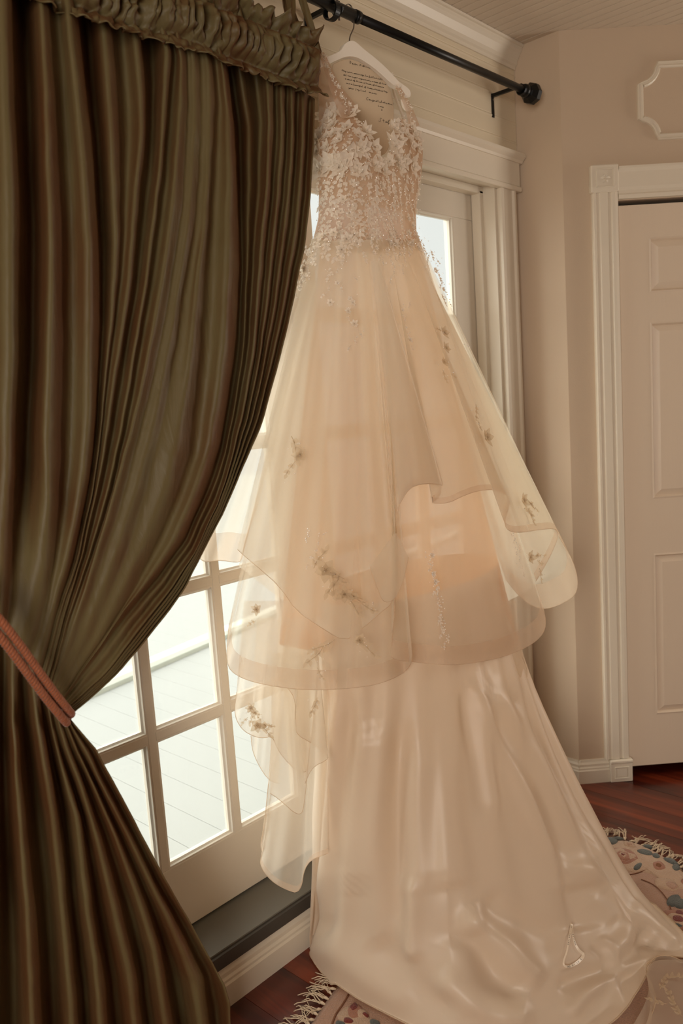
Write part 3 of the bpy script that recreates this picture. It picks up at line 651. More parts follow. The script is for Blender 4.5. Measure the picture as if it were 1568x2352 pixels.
FONT = {
 'a': [[(.8, .5), (.4, .6), (.1, .3), (.3, 0), (.6, .1), (.8, .5), (.75, .1), (1, .1)]], 'b': [[(.1, 1.3), (.1, .1), (.5, 0), (.8, .3), (.5, .55), (.1, .4)]],
 'c': [[(.8, .5), (.4, .6), (.1, .3), (.4, 0), (.9, .1)]], 'd': [[(.8, .5), (.3, .6), (.1, .2), (.4, 0), (.8, .3), (.95, 1.3), (.8, .1), (1, .1)]],
 'e': [[(.1, .25), (.7, .4), (.5, .6), (.15, .4), (.2, .05), (.6, 0), (1, .2)]], 'f': [[(.0, .1), (.5, .8), (.6, 1.3), (.35, 1.2), (.3, -.5), (.5, -.4), (.4, .1), (.9, .2)]],
 'g': [[(.8, .5), (.3, .6), (.1, .25), (.4, 0), (.8, .5), (.7, -.5), (.3, -.5), (.9, .1)]], 'h': [[(.1, 0), (.3, 1.3), (.1, 0), (.5, .55), (.7, .4), (.7, .05), (1, .1)]],
 'i': [[(.1, .1), (.4, .6), (.4, .05), (.8, .1)], [(.5, .85), (.52, .9)]], 'j': [[(.4, .6), (.3, -.5), (.0, -.3), (.8, .2)]], 'k': [[(.1, 1.2), (.1, 0), (.6, .6), (.2, .3), (.8, 0)]],
 'l': [[(.0, .1), (.5, 1.1), (.4, 1.3), (.25, .9), (.35, .05), (.8, .1)]], 'm': [[(0, 0), (.15, .55), (.2, 0), (.45, .55), (.5, 0), (.8, .55), (.85, 0), (1.1, .1)]],
 'n': [[(0, 0), (.2, .55), (.25, 0), (.6, .55), (.7, .05), (1, .1)]], 'o': [[(.5, .6), (.1, .3), (.4, 0), (.8, .3), (.5, .6), (1, .5)]], 'p': [[(.1, .6), (.0, -.6), (.1, .4), (.6, .6), (.7, .2), (.2, .05), (1, .1)]],
 'r': [[(0, 0), (.2, .6), (.5, .5), (.5, .1), (.9, .1)]], 's': [[(0, .05), (.5, .6), (.6, .1), (.2, .05), (.9, .1)]], 't': [[(.3, 1.1), (.3, .1), (.7, .1)], [(0, .7), (.7, .75)]],
 'u': [[(.1, .55), (.1, .1), (.5, 0), (.75, .55), (.75, .05), (1, .1)]], 'v': [[(0, .55), (.3, 0), (.6, .55), (.9, .5)]], 'w': [[(0, .55), (.2, 0), (.45, .45), (.65, 0), (.9, .55)]],
 'y': [[(.1, .55), (.2, .1), (.6, .2), (.8, .55), (.5, -.5), (.2, -.4), (1, .1)]], 'x': [[(0, .55), (.7, 0)], [(.7, .55), (0, 0)]],
 'A': [[(0, 0), (.5, 1.3), (.8, 0)], [(.2, .5), (.8, .5)]], 'D': [[(.3, 1.3), (.2, 0), (.8, .3), (.8, 1), (.1, 1.3)]], 'M': [[(0, 0), (.2, 1.3), (.5, .3), (.9, 1.3), (1.1, 0)]],
 'H': [[(.1, 1.2), (.1, 0)], [(.8, 1.2), (.8, 0)], [(.1, .6), (.8, .6)]], 'R': [[(.1, 0), (.1, 1.2), (.8, 1), (.2, .6), (1, 0)]], 'C': [[(1, 1.1), (.5, 1.5), (0, .6), (.3, -.2), (1, .1)]],
 'S': [[(.9, 1.1), (.4, 1.4), (.3, .8), (.7, .4), (.4, -.1), (-.3, .2)]], 'U': [[(.1, 1.2), (.1, .1), (.7, .1), (.9, 1.2)]], 'J': [[(.7, 1.2), (.6, -.3), (.1, -.2)]], 'L': [[(.3, 1.2), (.1, 0), (.9, .1)]],
 '&': [[(.8, 0), (.2, .9), (.5, 1.1), (.6, .8), (.1, .3), (.4, 0), (.8, .5)]], ',': [[(.1, .1), (.0, -.2)]], '!': [[(.2, 1.3), (.15, .4)], [(.1, .1), (.1, .05)]]}
def write(lines, rad, fwd, up, place, name, m, parent):
    mb = MB()
    for (txt, px, py, size, slope) in lines:
        o = place(px, py); X = 0
        for ch in txt:
            if ch == ' ': X += .75; continue
            for st in FONT.get(ch, []):
                pts = [o+fwd*((X+p[0]+p[1]*.22)*size*.72)+up*((p[1])*size*.62) for p in st]
                mb.tube(smooth(pts, max(3, len(pts)*2), 1), rad, 3, caps=False)
            X += 1.05 if not ch.isupper() else 1.35
    return mb.build(name, m, parent, False)
UPV = np.array([0, 0, 1.0])
ln = [('Dear Adrian,', 802, 146, .0088, 0), ('May your marriage be filled with', 785, 163, .0058, 0), ('all the right ingredients a heap of love', 788, 173, .0050, 0),
      ('a dash of Humor a touch of Romance', 792, 182, .0053, 0), ('and a Spoonful of Understanding May', 795, 192, .0053, 0), ('your Joy Last Forever', 800, 203, .0060, 0),
      ('Congratulations!', 841, 229, .0078, 0), ('Love', 868, 245, .0060, 0), ('&', 875, 254, .0065, 0), ('Staff', 870, 279, .0120, 0)]
write(ln, .00038, SV, UPV, lambda a, b: hp(a, b, -.0018), 'handwriting', M_ink, hang)

# ------------------------------------------------------------------ the dress
dress = thing('wedding_dress', 'ivory lace and tulle wedding dress with satin train hanging from the rod', 'dress', (1.7, -.3, 0))
tabL = np.array([(250, 738), (300, 733), (330, 726), (360, 725), (400, 728), (450, 732), (500, 731), (530, 724), (560, 716), (600, 704), (700, 674), (800, 650), (900, 630), (1000, 600), (1100, 585), (1200, 566), (1300, 548), (1430, 526), (1520, 521), (1700, 560), (2000, 600)], float)
tabR = np.array([(250, 945), (280, 952), (320, 966), (350, 971), (400, 968), (440, 960), (480, 955), (530, 956), (560, 966), (600, 984), (700, 1028), (800, 1070), (900, 1112), (1000, 1160), (1100, 1208), (1200, 1262), (1300, 1300), (1400, 1330), (1520, 1330), (1700, 1330), (2000, 1400)], float)
Lf = lambda py: np.interp(py, tabL[:, 0], tabL[:, 1]); Rf = lambda py: np.interp(py, tabR[:, 0], tabR[:, 1])
def ybody(px, py):
    px = np.asarray(px, float); py = np.asarray(py, float)
    l, r = Lf(py), Rf(py); s = (px-l)/(r-l); sc = np.clip(s, 0, 1)
    yl = np.interp(py, [250, 500, 700, 1500], [-.075, -.095, -.07, -.05]); yr = np.interp(py, [250, 500, 700, 900, 1200, 1500], [-.165, -.165, -.22, -.30, -.37, -.41])
    B = np.interp(py, [250, 400, 500, 700, 900, 1500], [.05, .085, .07, .075, .10, .15])
    return yl*(1-sc)+yr*sc-B*np.sin(math.pi*np.clip(sc, 0, 1))**.8
def body(px, py, off=0.0): return atY(px, py, ybody(px, py)-off)
# bodice
nu, nv = 90, 70
top = smooth([(731, 268), (742, 258), (770, 240), (795, 236), (814, 262), (840, 302), (864, 345), (886, 390), (893, 352), (901, 312), (912, 286), (930, 268), (948, 282), (964, 316)], nu, 1)
bot = resample([(716, 562), (760, 572), (830, 578), (900, 574), (966, 562)], nu)
def bodice_pt(u, v):
    t = np.array([np.interp(u, np.linspace(0, 1, nu), top[:, k_]) for k_ in (0, 1)]); b = np.array([np.interp(u, np.linspace(0, 1, nu), bot[:, k_]) for k_ in (0, 1)])
    y = t[1]*(1-v)+b[1]*v; s = (t[0]*(1-v)+b[0]*v); l, r = Lf(y), Rf(y)
    # follow the side seams as they nip in at the waist
    lin_l = top[0, 0]*(1-v)+bot[0, 0]*v; lin_r = top[-1, 0]*(1-v)+bot[-1, 0]*v; q = (s-lin_l)/(lin_r-lin_l)
    return l*(1-q)+r*q, y
def cup(px, py): return .028*np.exp(-((px-800)/52)**2-((py-318)/52)**2)+.022*np.exp(-((px-930)/30)**2-((py-330)/46)**2)-.012*np.exp(-((px-886)/14)**2-((py-380)/40)**2)
G = np.zeros((nu, nv, 3))
for i in range(nu):
    for j in range(nv):
        a, b = bodice_pt(i/(nu-1), j/(nv-1)); G[i, j] = body(a, b, float(cup(a, b)))
bod = sheet('bodice', G, M_nude, dress)
GB = G
# bodice inner shell: front lining and the low back
G2 = np.zeros((nu, 60, 3))
for i in range(nu):
    for j in range(60):
        a, b = bodice_pt(i/(nu-1), .02+.98*j/59); G2[i, j] = body(a, b, float(cup(a, b))-.006)
sheet('bodice_lining', G2, M_bod, dress)
G3 = np.zeros((40, 40, 3))
for i in range(40):
    u = i/39
    for j in range(40):
        v = j/39; y = 275+(562-275)*v+20*math.sin(math.pi*u); l, r = Lf(y)+1, Rf(y)-1
        a = l*(1-u)+r*u; yl = ybody(l, y); yr = ybody(r, y); G3[i, j] = atY(a, y, min(-.035, yl*(1-u)+yr*u+.05*math.sin(math.pi*u)))
sheet('bodice_back', G3, M_bod, dress)
# illusion side panel between strap and arm edge
G4 = np.zeros((12, 30, 3))
for i in range(12):
    for j in range(30):
        v = j/29; y = 150+v*(300-150); l = np.interp(y, [150, 300], [730, 733]); r = np.interp(y, [150, 200, 250, 300], [752, 778, 800, 806]); a = l+(r-l)*i/11
        G4[i, j] = atY(a, y, -.095-.03*v*i/11-.004)
sheet('side_panel', G4, M_nude, bod)
def strap(pts, wid, ydep):
    q = smooth(pts, 40, 2); w = np.interp(np.linspace(0, 1, 40), np.linspace(0, 1, len(wid)), wid); yd = np.interp(np.linspace(0, 1, 40), np.linspace(0, 1, len(ydep)), ydep)
    T = np.gradient(q, axis=0); T /= np.linalg.norm(T, axis=1)[:, None]; N = np.stack([-T[:, 1], T[:, 0]], 1); G = np.zeros((40, 7, 3))
    for j in range(7):
        u = j/6-.5; a = q+N*(u*w)[:, None]; G[:, j] = atY(a[:, 0], a[:, 1], yd-.006*math.cos(u*math.pi))
    return G
SL = strap([(738, 122), (746, 140), (757, 170), (771, 205), (790, 238), (806, 262)], [12, 18, 24, 36, 46], [-.10, -.13, -.15, -.165]); 
SR = strap([(892, 166), (905, 188), (922, 215), (936, 242), (946, 272), (952, 292)], [7, 10, 13, 18, 24], [-.125, -.15, -.165, -.18])
st1 = sheet('strap', SL, M_nude, dress); st2 = sheet('strap', SR, M_nude, dress)
# back halves of the straps go over the hanger
MB().tube(atY(np.array([738, 734, 733, 734]), np.array([122, 135, 170, 262]), np.array([-.10, -.075, -.06, -.055])), .004, 6).build('strap_back', M_lace, st1, True)
MB().tube(atY(np.array([892, 898, 905, 930]), np.array([166, 180, 215, 280]), np.array([-.125, -.10, -.075, -.07])), .004, 6).build('strap_back', M_lace, st2, True)

# lace motifs -------------------------------------------------------
def petal(mb, c, d, n, L, w, lift=.25, cup_=.3, seg=4):
    """one petal from c along d, surface normal n"""
    s = np.cross(n, d); V = []; 
    for i in range(seg+1):
        t = i/seg; ww = w*math.sin(math.pi*min(1, (.12+.88*t))**.8)*(1 if t < .95 else .55)
        for j in (-1, 0, 1): V.append(c+d*L*t+s*ww*j+n*(L*lift*t*t+cup_*ww*abs(j)+.0008))
    F = [(i*3+j, i*3+j+1, (i+1)*3+j+1, (i+1)*3+j) for i in range(seg) for j in range(2)]
    mb.add(V, F)
def flower_mesh(npet, L, w, inner=True, seed=0, fold=1.0):
    rg_ = random.Random(seed); mb = MB(); n = np.array([0, 0, 1.0])
    for k_ in range(npet):
        a = 2*math.pi*(k_+rg_.uniform(-.12, .12))/npet; d = np.array([math.cos(a), math.sin(a)*fold, 0]); petal(mb, d*L*.12, d, n, L*rg_.uniform(.85, 1.1), w, .5, .35)
    if inner:
        for k_ in range(npet):
            a = 2*math.pi*(k_+.5)/npet; d = np.array([math.cos(a), math.sin(a), 0]); petal(mb, d*L*.06+n*.002, d, n, L*.5, w*.62, .7, .3, 3)
    for k_ in range(5):
        a = 2*math.pi*k_/5; mb.tube([n*.003+np.array([math.cos(a), math.sin(a), 0])*L*.05, n*.006+np.array([math.cos(a), math.sin(a), 0])*L*.16], .0009, 4)
    return mb
def leaf_mesh(L, w, seed=0, nleaf=3):
    rg_ = random.Random(seed); mb = MB(); n = np.array([0, 0, 1.0]); P = []
    for k_ in range(12): t = k_/11; P.append((L*(t-.5), .12*L*math.sin(t*3+seed), .001))
    mb.tube(P, .0008, 4)
    for k_ in range(nleaf):
        t = (k_+.6)/nleaf; p = np.array(P[min(11, int(t*11))])
        for sg in (-1, 1):
            a = sg*rg_.uniform(.5, .9); d = np.array([math.cos(a), math.sin(a), 0]); petal(mb, p, d, n, L*rg_.uniform(.26, .36), w, .12, -.35, 4)
    d = np.array([1.0, .1, 0]); petal(mb, np.array(P[-1]), d, n, L*.3, w, .12, -.35, 4)
    return mb
FM = [mesh('lace_flower', *(lambda b: (b.v, b.f))(flower_mesh(*a))) for a in ((5, .020, .0085, True, 1), (6, .017, .0062, True, 2), (5, .014, .0062, False, 3), (7, .019, .0058, True, 4))]
LM = [mesh('lace_leaf', *(lambda b: (b.v, b.f))(leaf_mesh(*a))) for a in ((.045, .0045, 1, 3), (.034, .0042, 2, 2), (.026, .0048, 3, 1), (.05, .0035, 4, 4))]
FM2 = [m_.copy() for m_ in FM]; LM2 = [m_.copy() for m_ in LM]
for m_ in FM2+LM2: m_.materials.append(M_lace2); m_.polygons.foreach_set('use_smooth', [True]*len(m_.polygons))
for m_ in FM+LM: m_.materials.append(M_lace); m_.polygons.foreach_set('use_smooth', [True]*len(m_.polygons))
def place_on(me, name, p, nrm, ang, sc, parent, along=None):
    nrm = np.array(nrm)/np.linalg.norm(nrm); up = np.array(along if along is not None else (0, 0, 1.0)); x_ = up-nrm*(up@nrm); x_ /= np.linalg.norm(x_); y_ = np.cross(nrm, x_)
    X = x_*math.cos(ang)+y_*math.sin(ang); Y = -x_*math.sin(ang)+y_*math.cos(ang)
    Mx = Matrix.Identity(4)
    for i in range(3): Mx[i][0] = X[i]*sc; Mx[i][1] = Y[i]*sc; Mx[i][2] = nrm[i]*sc; Mx[i][3] = p[i]
    o = bpy.data.objects.new(name, me); COL.objects.link(o); o.parent = parent; o.matrix_local = Mx
    return o
def surf_frame(fn, px, py):
    p = fn(px, py); a = fn(px+3, py)-p; b = fn(px, py+3)-p; n = np.cross(b, a); n /= np.linalg.norm(n)
    if n@(CAM-p) < 0: n = -n
    return p, n
bfn = lambda px, py: body(px, py, float(cup(px, py))+.0035)
beads = []
def add_beads(px, py, fn, n, spread, r=.0011):
    for _ in range(n):
        a, b = px+random.gauss(0, spread), py+random.gauss(0, spread); p, nn = surf_frame(fn, a, b); beads.append((p+nn*.004, r*random.uniform(.7, 1.3)))
pts = []
def try_pt(px, py, dmin):
    for q in pts:
        if (q[0]-px)**2+(q[1]-py)**2 < dmin*dmin: return False
    pts.append((px, py)); return True
nfl = 0
for _ in range(6000):
    u, v = random.random(), random.random()**1.15; a, b = bodice_pt(u, v)
    dens = 14.5 if b < 400 else 12.5
    if b > 505 and random.random() < .6: continue
    if 400 < b and abs(a-800) < 45 and random.random() < .75: continue       # the plainer midriff
    if not try_pt(a, b, dens): continue
    p, n = surf_frame(bfn, a, b); w = random.random()
    if b < 400 and w < .6: place_on(random.choice(FM), 'lace_flower', p, n, random.uniform(0, 6.28), random.uniform(.95, 1.5), bod)
    elif b >= 400 and w < .15: place_on(random.choice(FM[1:]), 'lace_flower', p, n, random.uniform(0, 6.28), random.uniform(.5, .75), bod)
    else: place_on(random.choice(LM[:3]), 'lace_leaf', p, n, math.pi+random.gauss(0, .5), random.uniform(.7, 1.1), bod)
    add_beads(a, b, bfn, 2, 7); nfl += 1
    if nfl > 285: break
for G_, st, ln_ in ((SL, st1, 17), (SR, st2, 13)):               # lace down the straps
    for k_ in range(ln_):
        i = int(3+k_*(36/ln_)); j = random.choice((2, 3, 4)); p = G_[i, j]; n = np.cross(G_[min(i+1, 39), 3]-G_[i, 3], G_[i, 4]-G_[i, 3]); n /= np.linalg.norm(n)
        if n@(CAM-p) < 0: n = -n
        me = random.choice(FM[1:3]) if k_ % 3 == 0 else LM[2]
        place_on(me, me.name.split('.')[0], p+n*.002, n, math.pi+random.gauss(0, .4), .55 if st is st1 else .42, st)
        beads.append((p+n*.006, .0012)); 

# skirt tiers -------------------------------------------------------
def tier(name, topc, hem, off, m, nu=120, nv=46, fold=(7, .012, 0.0), yfun=None, band=None, parent=None, trim=True, bow=0.0, off2=0.0, sm=2, ripple=0.0):
    T = resample(topc, nu); Hm = smooth(hem, nu, sm); G = np.zeros((nu, nv, 3)); PX = np.zeros((nu, nv, 2))
    for j in range(nv):
        v = j/(nv-1); a = T*(1-v)+Hm*v
        a[:, 0] += bow*math.sin(math.pi*v)*(np.linspace(-1, 1, nu))
        u = np.linspace(0, 1, nu); y = (yfun or ybody)(a[:, 0], a[:, 1])
        ph = fold[2]+2*math.pi*fold[0]*u
        d = off+off2*v+fold[1]*(v**.9)*(np.sin(ph)+.45*np.sin(2.3*ph+1.0+1.2*v))+ripple*v*v*v*np.sin(2*math.pi*fold[0]*2.6*u+1)
        G[:, j] = atY(a[:, 0], a[:, 1], y-d); PX[:, j] = a
    G[..., 1] = np.minimum(G[..., 1], -.004)
    o = sheet(name, G, m, parent or dress)
    if trim: MB().tube(G[:, -1], .0008, 5, caps=False).build('hem_cord', M_hem, o, True)
    if band:
        k_ = max(2, int(nv*band)); Gb = G[:, -k_:].copy(); Gb[..., 1] -= .0018; sheet('hem_band', Gb, M_band, o)
    return o, G
W_ = lambda a, b: [(a, 548), ((a+b)/2, 556), (b, 548)]
# inner foundation: lining cone with its deep centre fold
o_lin, _ = tier('skirt_lining', W_(738, 955), [(640, 1480), (740, 1500), (860, 1500), (905, 1450), (1000, 1505), (1110, 1500), (1190, 1470)], -.055, M_lining, fold=(2.5, .014, .6), trim=False)
# back layers
o_b1, _ = tier('tulle_tier', W_(735, 958), [(548, 1300), (700, 1420), (900, 1430), (1150, 1400), (1290, 1300)], 0, M_tulle, fold=(4, .006, 0), trim=False, yfun=lambda a, b: np.minimum(-.03, (ybody(a, b)*.35)))
o_s6, _ = tier('tulle_tier', W_(722, 760), [(455, 1280), (470, 1292), (505, 1286), (545, 1293), (556, 1286), (562, 1240), (588, 1170)], .0, M_tulle, nu=60, fold=(2, .01, 0), band=.12, yfun=lambda a, b: -.03-.0*a)
o_s4, _ = tier('tulle_tier', W_(900, 962), [(1160, 1330), (1200, 1380), (1245, 1402), (1290, 1388), (1328, 1362), (1322, 1300), (1283, 1232)], -.03, M_tulle, nu=60, fold=(2, .012, 1), band=.10)
# satin flare peeping at right
o_fl, _ = tier('satin_flare', [(1150, 1380), (1170, 1380), (1185, 1380)], [(1150, 1600), (1185, 1585), (1198, 1572), (1211, 1556), (1210, 1535), (1192, 1495)], -.03, M_organza, nu=30, nv=16, fold=(1, .006, 0))
# lower left organza cascades
casc = lambda a, b: np.interp(a, [520, 620, 700, 760], [-.045, -.10, -.16, -.20])+0*b
tier('organza_cascade', [(640, 1400), (700, 1400), (752, 1400)], [(616, 1800), (606, 1900), (597, 1942), (604, 1958), (594, 1985), (620, 2022), (655, 2043), (690, 2053), (700, 1980), (752, 1960)], .0, M_organza, nu=90, fold=(3, .008, 0), yfun=casc, band=.05, ripple=.003)
tier('organza_cascade', [(590, 1420), (625, 1420), (650, 1420)], [(576, 1690), (579, 1722), (592, 1755), (616, 1792), (640, 1800)], -.012, M_organza, nu=50, fold=(1.5, .006, 0), yfun=casc)
tier('organza_cascade', [(560, 1380), (620, 1380), (690, 1380)], [(543, 1590), (537, 1640), (553, 1674), (580, 1691), (606, 1696), (626, 1690), (640, 1730), (690, 1780), (715, 1762)], .014, M_organza, nu=80, fold=(2, .008, 1), yfun=casc)
tier('organza_cascade', [(660, 1420), (700, 1420), (745, 1420)], [(640, 1560), (679, 1600), (677, 1655), (680, 1688), (716, 1706), (752, 1735), (754, 1744), (716, 1762), (700, 1800)], .030, M_organza, nu=80, fold=(1.5, .010, .5), yfun=casc)
tier('organza_cascade', [(625, 1500), (660, 1500), (700, 1500)], [(620, 1822), (640, 1835), (690, 1880), (700, 1840), (712, 1700)], .022, M_organza, nu=60, fold=(1, .006, .5), yfun=casc)
# main tiers
o_s1, G1 = tier('tulle_tier', W_(716, 868), [(526, 1432), (521, 1480), (521, 1525), (534, 1546), (570, 1564), (630, 1577), (700, 1585), (790, 1583), (870, 1572), (925, 1548), (944, 1525), (946, 1505)], .012, M_tulle, nu=150, fold=(3, .014, .3), band=.085)
o_s5, _ = tier('tulle_tier', W_(720, 872), [(545, 1262), (562, 1278), (600, 1310), (640, 1345), (681, 1404), (735, 1440), (790, 1474), (830, 1446), (868, 1412), (903, 1384), (914, 1330), (906, 1240), (908, 1170)], .032, M_tulle, nu=150, fold=(3.5, .010, 0), band=.0, sm=1)
o_s3, _ = tier('tulle_tier', W_(868, 958), [(912, 1180), (918, 1150), (940, 1118), (975, 1109), (1016, 1117), (1006, 1146), (985, 1156), (1030, 1156), (1060, 1140), (1100, 1126), (1140, 1124), (1166, 1138), (1170, 1160), (1159, 1190), (1160, 1215), (1185, 1225), (1240, 1216), (1276, 1213), (1283, 1230), (1262, 1280), (1230, 1335)], .034, M_tulle, nu=170, fold=(3, .010, 1.2), band=.06)
o_s2, G2_ = tier('tulle_tier', W_(862, 962), [(906, 1180), (914, 1280), (906, 1400), (897, 1500), (900, 1514), (950, 1521), (1030, 1528), (1080, 1524), (1150, 1511), (1208, 1488), (1242, 1463), (1254, 1435), (1247, 1395)], .018, M_tulle, nu=160, fold=(3, .015, 2.0), band=.085)
# folded-back panels that overlap the fronts
tier('tulle_tier', [(850, 600), (862, 600), (872, 600)], [(917, 1160), (938, 1122), (970, 1110), (1012, 1112), (1018, 1118), (1002, 1060)], .055, M_organza, nu=50, fold=(1, .010, 0), band=.0)
tier('organza_cascade', [(905, 1225), (908, 1225), (911, 1225)], [(850, 1300), (852, 1316), (866, 1350), (880, 1385), (905, 1380), (925, 1340), (938, 1280)], .050, M_tulle, nu=40, nv=20, fold=(1, .004, 0))

# lace sprays on the skirt
tfn = lambda px, py: body(px, py, .046)
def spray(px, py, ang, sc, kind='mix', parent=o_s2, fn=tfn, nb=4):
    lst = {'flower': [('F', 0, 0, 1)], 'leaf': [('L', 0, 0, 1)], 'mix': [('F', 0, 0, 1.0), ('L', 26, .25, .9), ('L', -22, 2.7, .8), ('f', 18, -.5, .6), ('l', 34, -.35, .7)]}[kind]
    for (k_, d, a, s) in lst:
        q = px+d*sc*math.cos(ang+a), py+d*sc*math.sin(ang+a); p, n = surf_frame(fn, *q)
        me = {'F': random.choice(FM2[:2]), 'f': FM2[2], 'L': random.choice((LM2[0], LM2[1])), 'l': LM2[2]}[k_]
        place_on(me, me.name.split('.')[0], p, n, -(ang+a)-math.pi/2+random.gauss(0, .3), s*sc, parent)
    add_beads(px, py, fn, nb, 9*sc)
# (px, py, angle, size)
for a in ((1018, 765, 1.2, .9), (1022, 800, 1.6, .8)): spray(*a, kind='flower')
spray(1018, 832, 1.6, .75, 'flower'); spray(1020, 862, 1.4, .9, 'leaf'); spray(1040, 862, .6, .6, 'leaf'); spray(1008, 758, 3.4, .7, 'leaf')
spray(675, 1030, 1.3, 1.3, 'leaf', o_s1); spray(668, 1075, 2.0, 1.1, 'leaf', o_s1); spray(690, 1045, .6, .9, 'flower', o_s1)
spray(748, 1310, .9, 1.3, 'mix', o_s5); spray(735, 1285, -1.2, 1.1, 'leaf', o_s5); spray(790, 1365, .7, 1.2, 'mix', o_s5); spray(845, 1395, .5, 1.0, 'leaf', o_s5); spray(765, 1340, 1.7, 1.2, 'leaf', o_s5)
spray(742, 1480, 2.2, 1.2, 'leaf', o_s1); spray(722, 1505, 2.1, 1.1, 'leaf', o_s1); spray(838, 1488, .6, 1.2, 'leaf', o_s1); spray(825, 1470, 2.6, .9, 'flower', o_s1); spray(735, 1545, 1.2, .8, 'leaf', o_s1)
spray(1092, 945, 1.4, .9, 'leaf'); spray(1100, 975, 1.3, .7, 'leaf'); spray(1115, 1005, 1.5, 1.2, 'flower'); spray(1200, 1150, .9, 1.1, 'mix', o_s3); spray(1218, 1185, .8, 1.0, 'leaf', o_s3)
spray(1215, 1280, .2, 1.0, 'mix', o_s4); spray(1240, 1320, 1.3, .8, 'leaf', o_s4)
spray(575, 1625, 1.2, .8, 'mix', o_s1, lambda a, b: atY(a, b, casc(a, b)-.028)); spray(590, 1665, .4, .9, 'mix', o_s1, lambda a, b: atY(a, b, casc(a, b)-.028)); spray(562, 1655, 1.9, .6, 'leaf', o_s1, lambda a, b: atY(a, b, casc(a, b)-.028))
spray(590, 1400, 1.3, .8, 'flower', o_s1); spray(580, 1430, 2.4, .6, 'leaf', o_s1); spray(720, 1620, 1.9, .9, 'leaf', o_s1, lambda a, b: atY(a, b, casc(a, b)-.045))
# lace falling from the waist down the hips
def fall(x0, y0, x1, y1, n_, w, parent, sc):
    for i in range(n_):
        t = i/(n_-1); a = x0+(x1-x0)*t+random.gauss(0, w); b = y0+(y1-y0)*t+random.gauss(0, w*.4); p, n = surf_frame(tfn, a, b)
        me = random.choice(FM[1:3]+LM[:3]+LM[1:3]); place_on(me, me.name.split('.')[0], p, n, math.pi+random.gauss(0, .5), sc*random.uniform(.7, 1.1), parent)
        add_beads(a, b, tfn, 1, 6)
fall(722, 560, 690, 655, 14, 8, o_s1, .8); fall(738, 545, 700, 640, 10, 6, o_s1, .7); fall(688, 650, 672, 690, 4, 5, o_s1, .6)
fall(968, 555, 1030, 700, 14, 4, o_s2, .6); fall(790, 620, 820, 790, 12, 12, o_s1, .6); fall(770, 560, 760, 700, 8, 10, o_s1, .6)
fall(930, 560, 925, 620, 6, 6, o_s2, .55); fall(900, 560, 905, 640, 6, 6, o_s2, .55); fall(860, 545, 870, 600, 6, 8, o_s2, .6); fall(925, 700, 945, 800, 7, 6, o_s2, .5); fall(1000, 600, 940, 560, 6, 10, o_s2, .6)
for k_ in range(42):
    a = random.uniform(722, 962); b = 535+random.random()**1.6*60; p, n = surf_frame(lambda x_, y_: body(x_, y_, .034), a, b)
    me = random.choice(FM[1:3]+LM[:3]*2); place_on(me, me.name.split('.')[0], p, n, math.pi+random.gauss(0, .4), random.uniform(.6, 1.0), o_s1 if a < 860 else o_s2); add_beads(a, b, lambda x_, y_: body(x_, y_, .034), 1, 5)
fall(745, 1225, 705, 1300, 5, 2, o_s5, .4); fall(985, 1275, 1022, 1480, 14, 4, o_s2, .55); fall(1178, 1225, 1200, 1320, 7, 3, o_s2, .4)
for (x0, y0, x1, y1, n_) in ((980, 1268, 1000, 1370, 26), (710, 1215, 706, 1250, 8), (1176, 1225, 1190, 1290, 12), (1068, 792, 1072, 800, 5), (990, 590, 1030, 700, 20), (1010, 1370, 1024, 1480, 16)):
    for i in range(n_):
        t = i/n_; p, n = surf_frame(tfn, x0+(x1-x0)*t+random.gauss(0, 3), y0+(y1-y0)*t); beads.append((p+n*.004, .0016))
bm_ = bmesh.new(); bmesh.ops.create_icosphere(bm_, subdivisions=1, radius=1); bv = np.array([v.co[:] for v in bm_.verts]); bf = [tuple(q.index for q in f_.verts) for f_ in bm_.faces]; bm_.free()
mb = MB()
for p, r in beads: mb.add(bv*r+p, bf)
mb.build('crystal_beads', M_bead, dress, False, 'stuff')

# satin underskirt with train ----------------------------------------
NU, NV = 260, 170
hemP = []
def hz(px, py, z=.006): return tuple(atZ(px, py, z))
# hem loop: u -> floor point. starts at back left, sweeps the front left, train tip, right side, back
hem_ctrl = [(.00, atY(700, 2100, -.030)*[1, 1, 0]+[0, 0, .006]), (.05, hz(716, 2168)), (.09, hz(713, 2192)), (.13, hz(738, 2230)), (.18, hz(770, 2274)), (.23, hz(822, 2310)), (.29, hz(905, 2354)), (.37, hz(1040, 2425)), (.45, hz(1180, 2465)),
            (.53, hz(1330, 2425)), (.585, hz(1420, 2355)), (.63, hz(1470, 2290)), (.66, hz(1492, 2240)), (.69, hz(1507, 2210)), (.735, hz(1640, 2222)), (.775, hz(1568, 2160)), (.81, hz(1505, 2096)), (.845, hz(1445, 2040)), (.875, hz(1388, 1996)), (.91, hz(1345, 1985)),
            (.95, (2.05, -.12, .006)), (.98, (1.7, -.035, .006)), (1.0, atY(700, 2100, -.030)*[1, 1, 0]+[0, 0, .006])]
hu = np.array([h[0] for h in hem_ctrl]); hpnt = np.array([h[1] for h in hem_ctrl], float)
_tu = np.linspace(-.2, 1.2, 561)
def _td(u):
    k_ = np.floor(u); w = u-k_; return 360*k_+np.interp(w, [0, .05, .30, .50, .80, .90, .96, 1.0], [150, 178, 232, 275, 338, 375, 440, 510])
_tv = np.convolve(_td(_tu), np.hanning(45)/np.hanning(45).sum(), 'same')
def topring(u):
    # ring under the tiers at about z .95 ; u 0..1 same sense as the hem
    tdeg = float(np.interp(u, _tu, _tv))
    cx, cy = 1.695, -.225; th = math.radians(tdeg); return np.array([cx+.335*math.cos(th)*1.0, cy+.17*math.sin(th), 1.02])
uu = np.linspace(0, 1, NU, endpoint=False); P = np.zeros((NU, NV, 3)); tt = np.linspace(0, 1, NV)
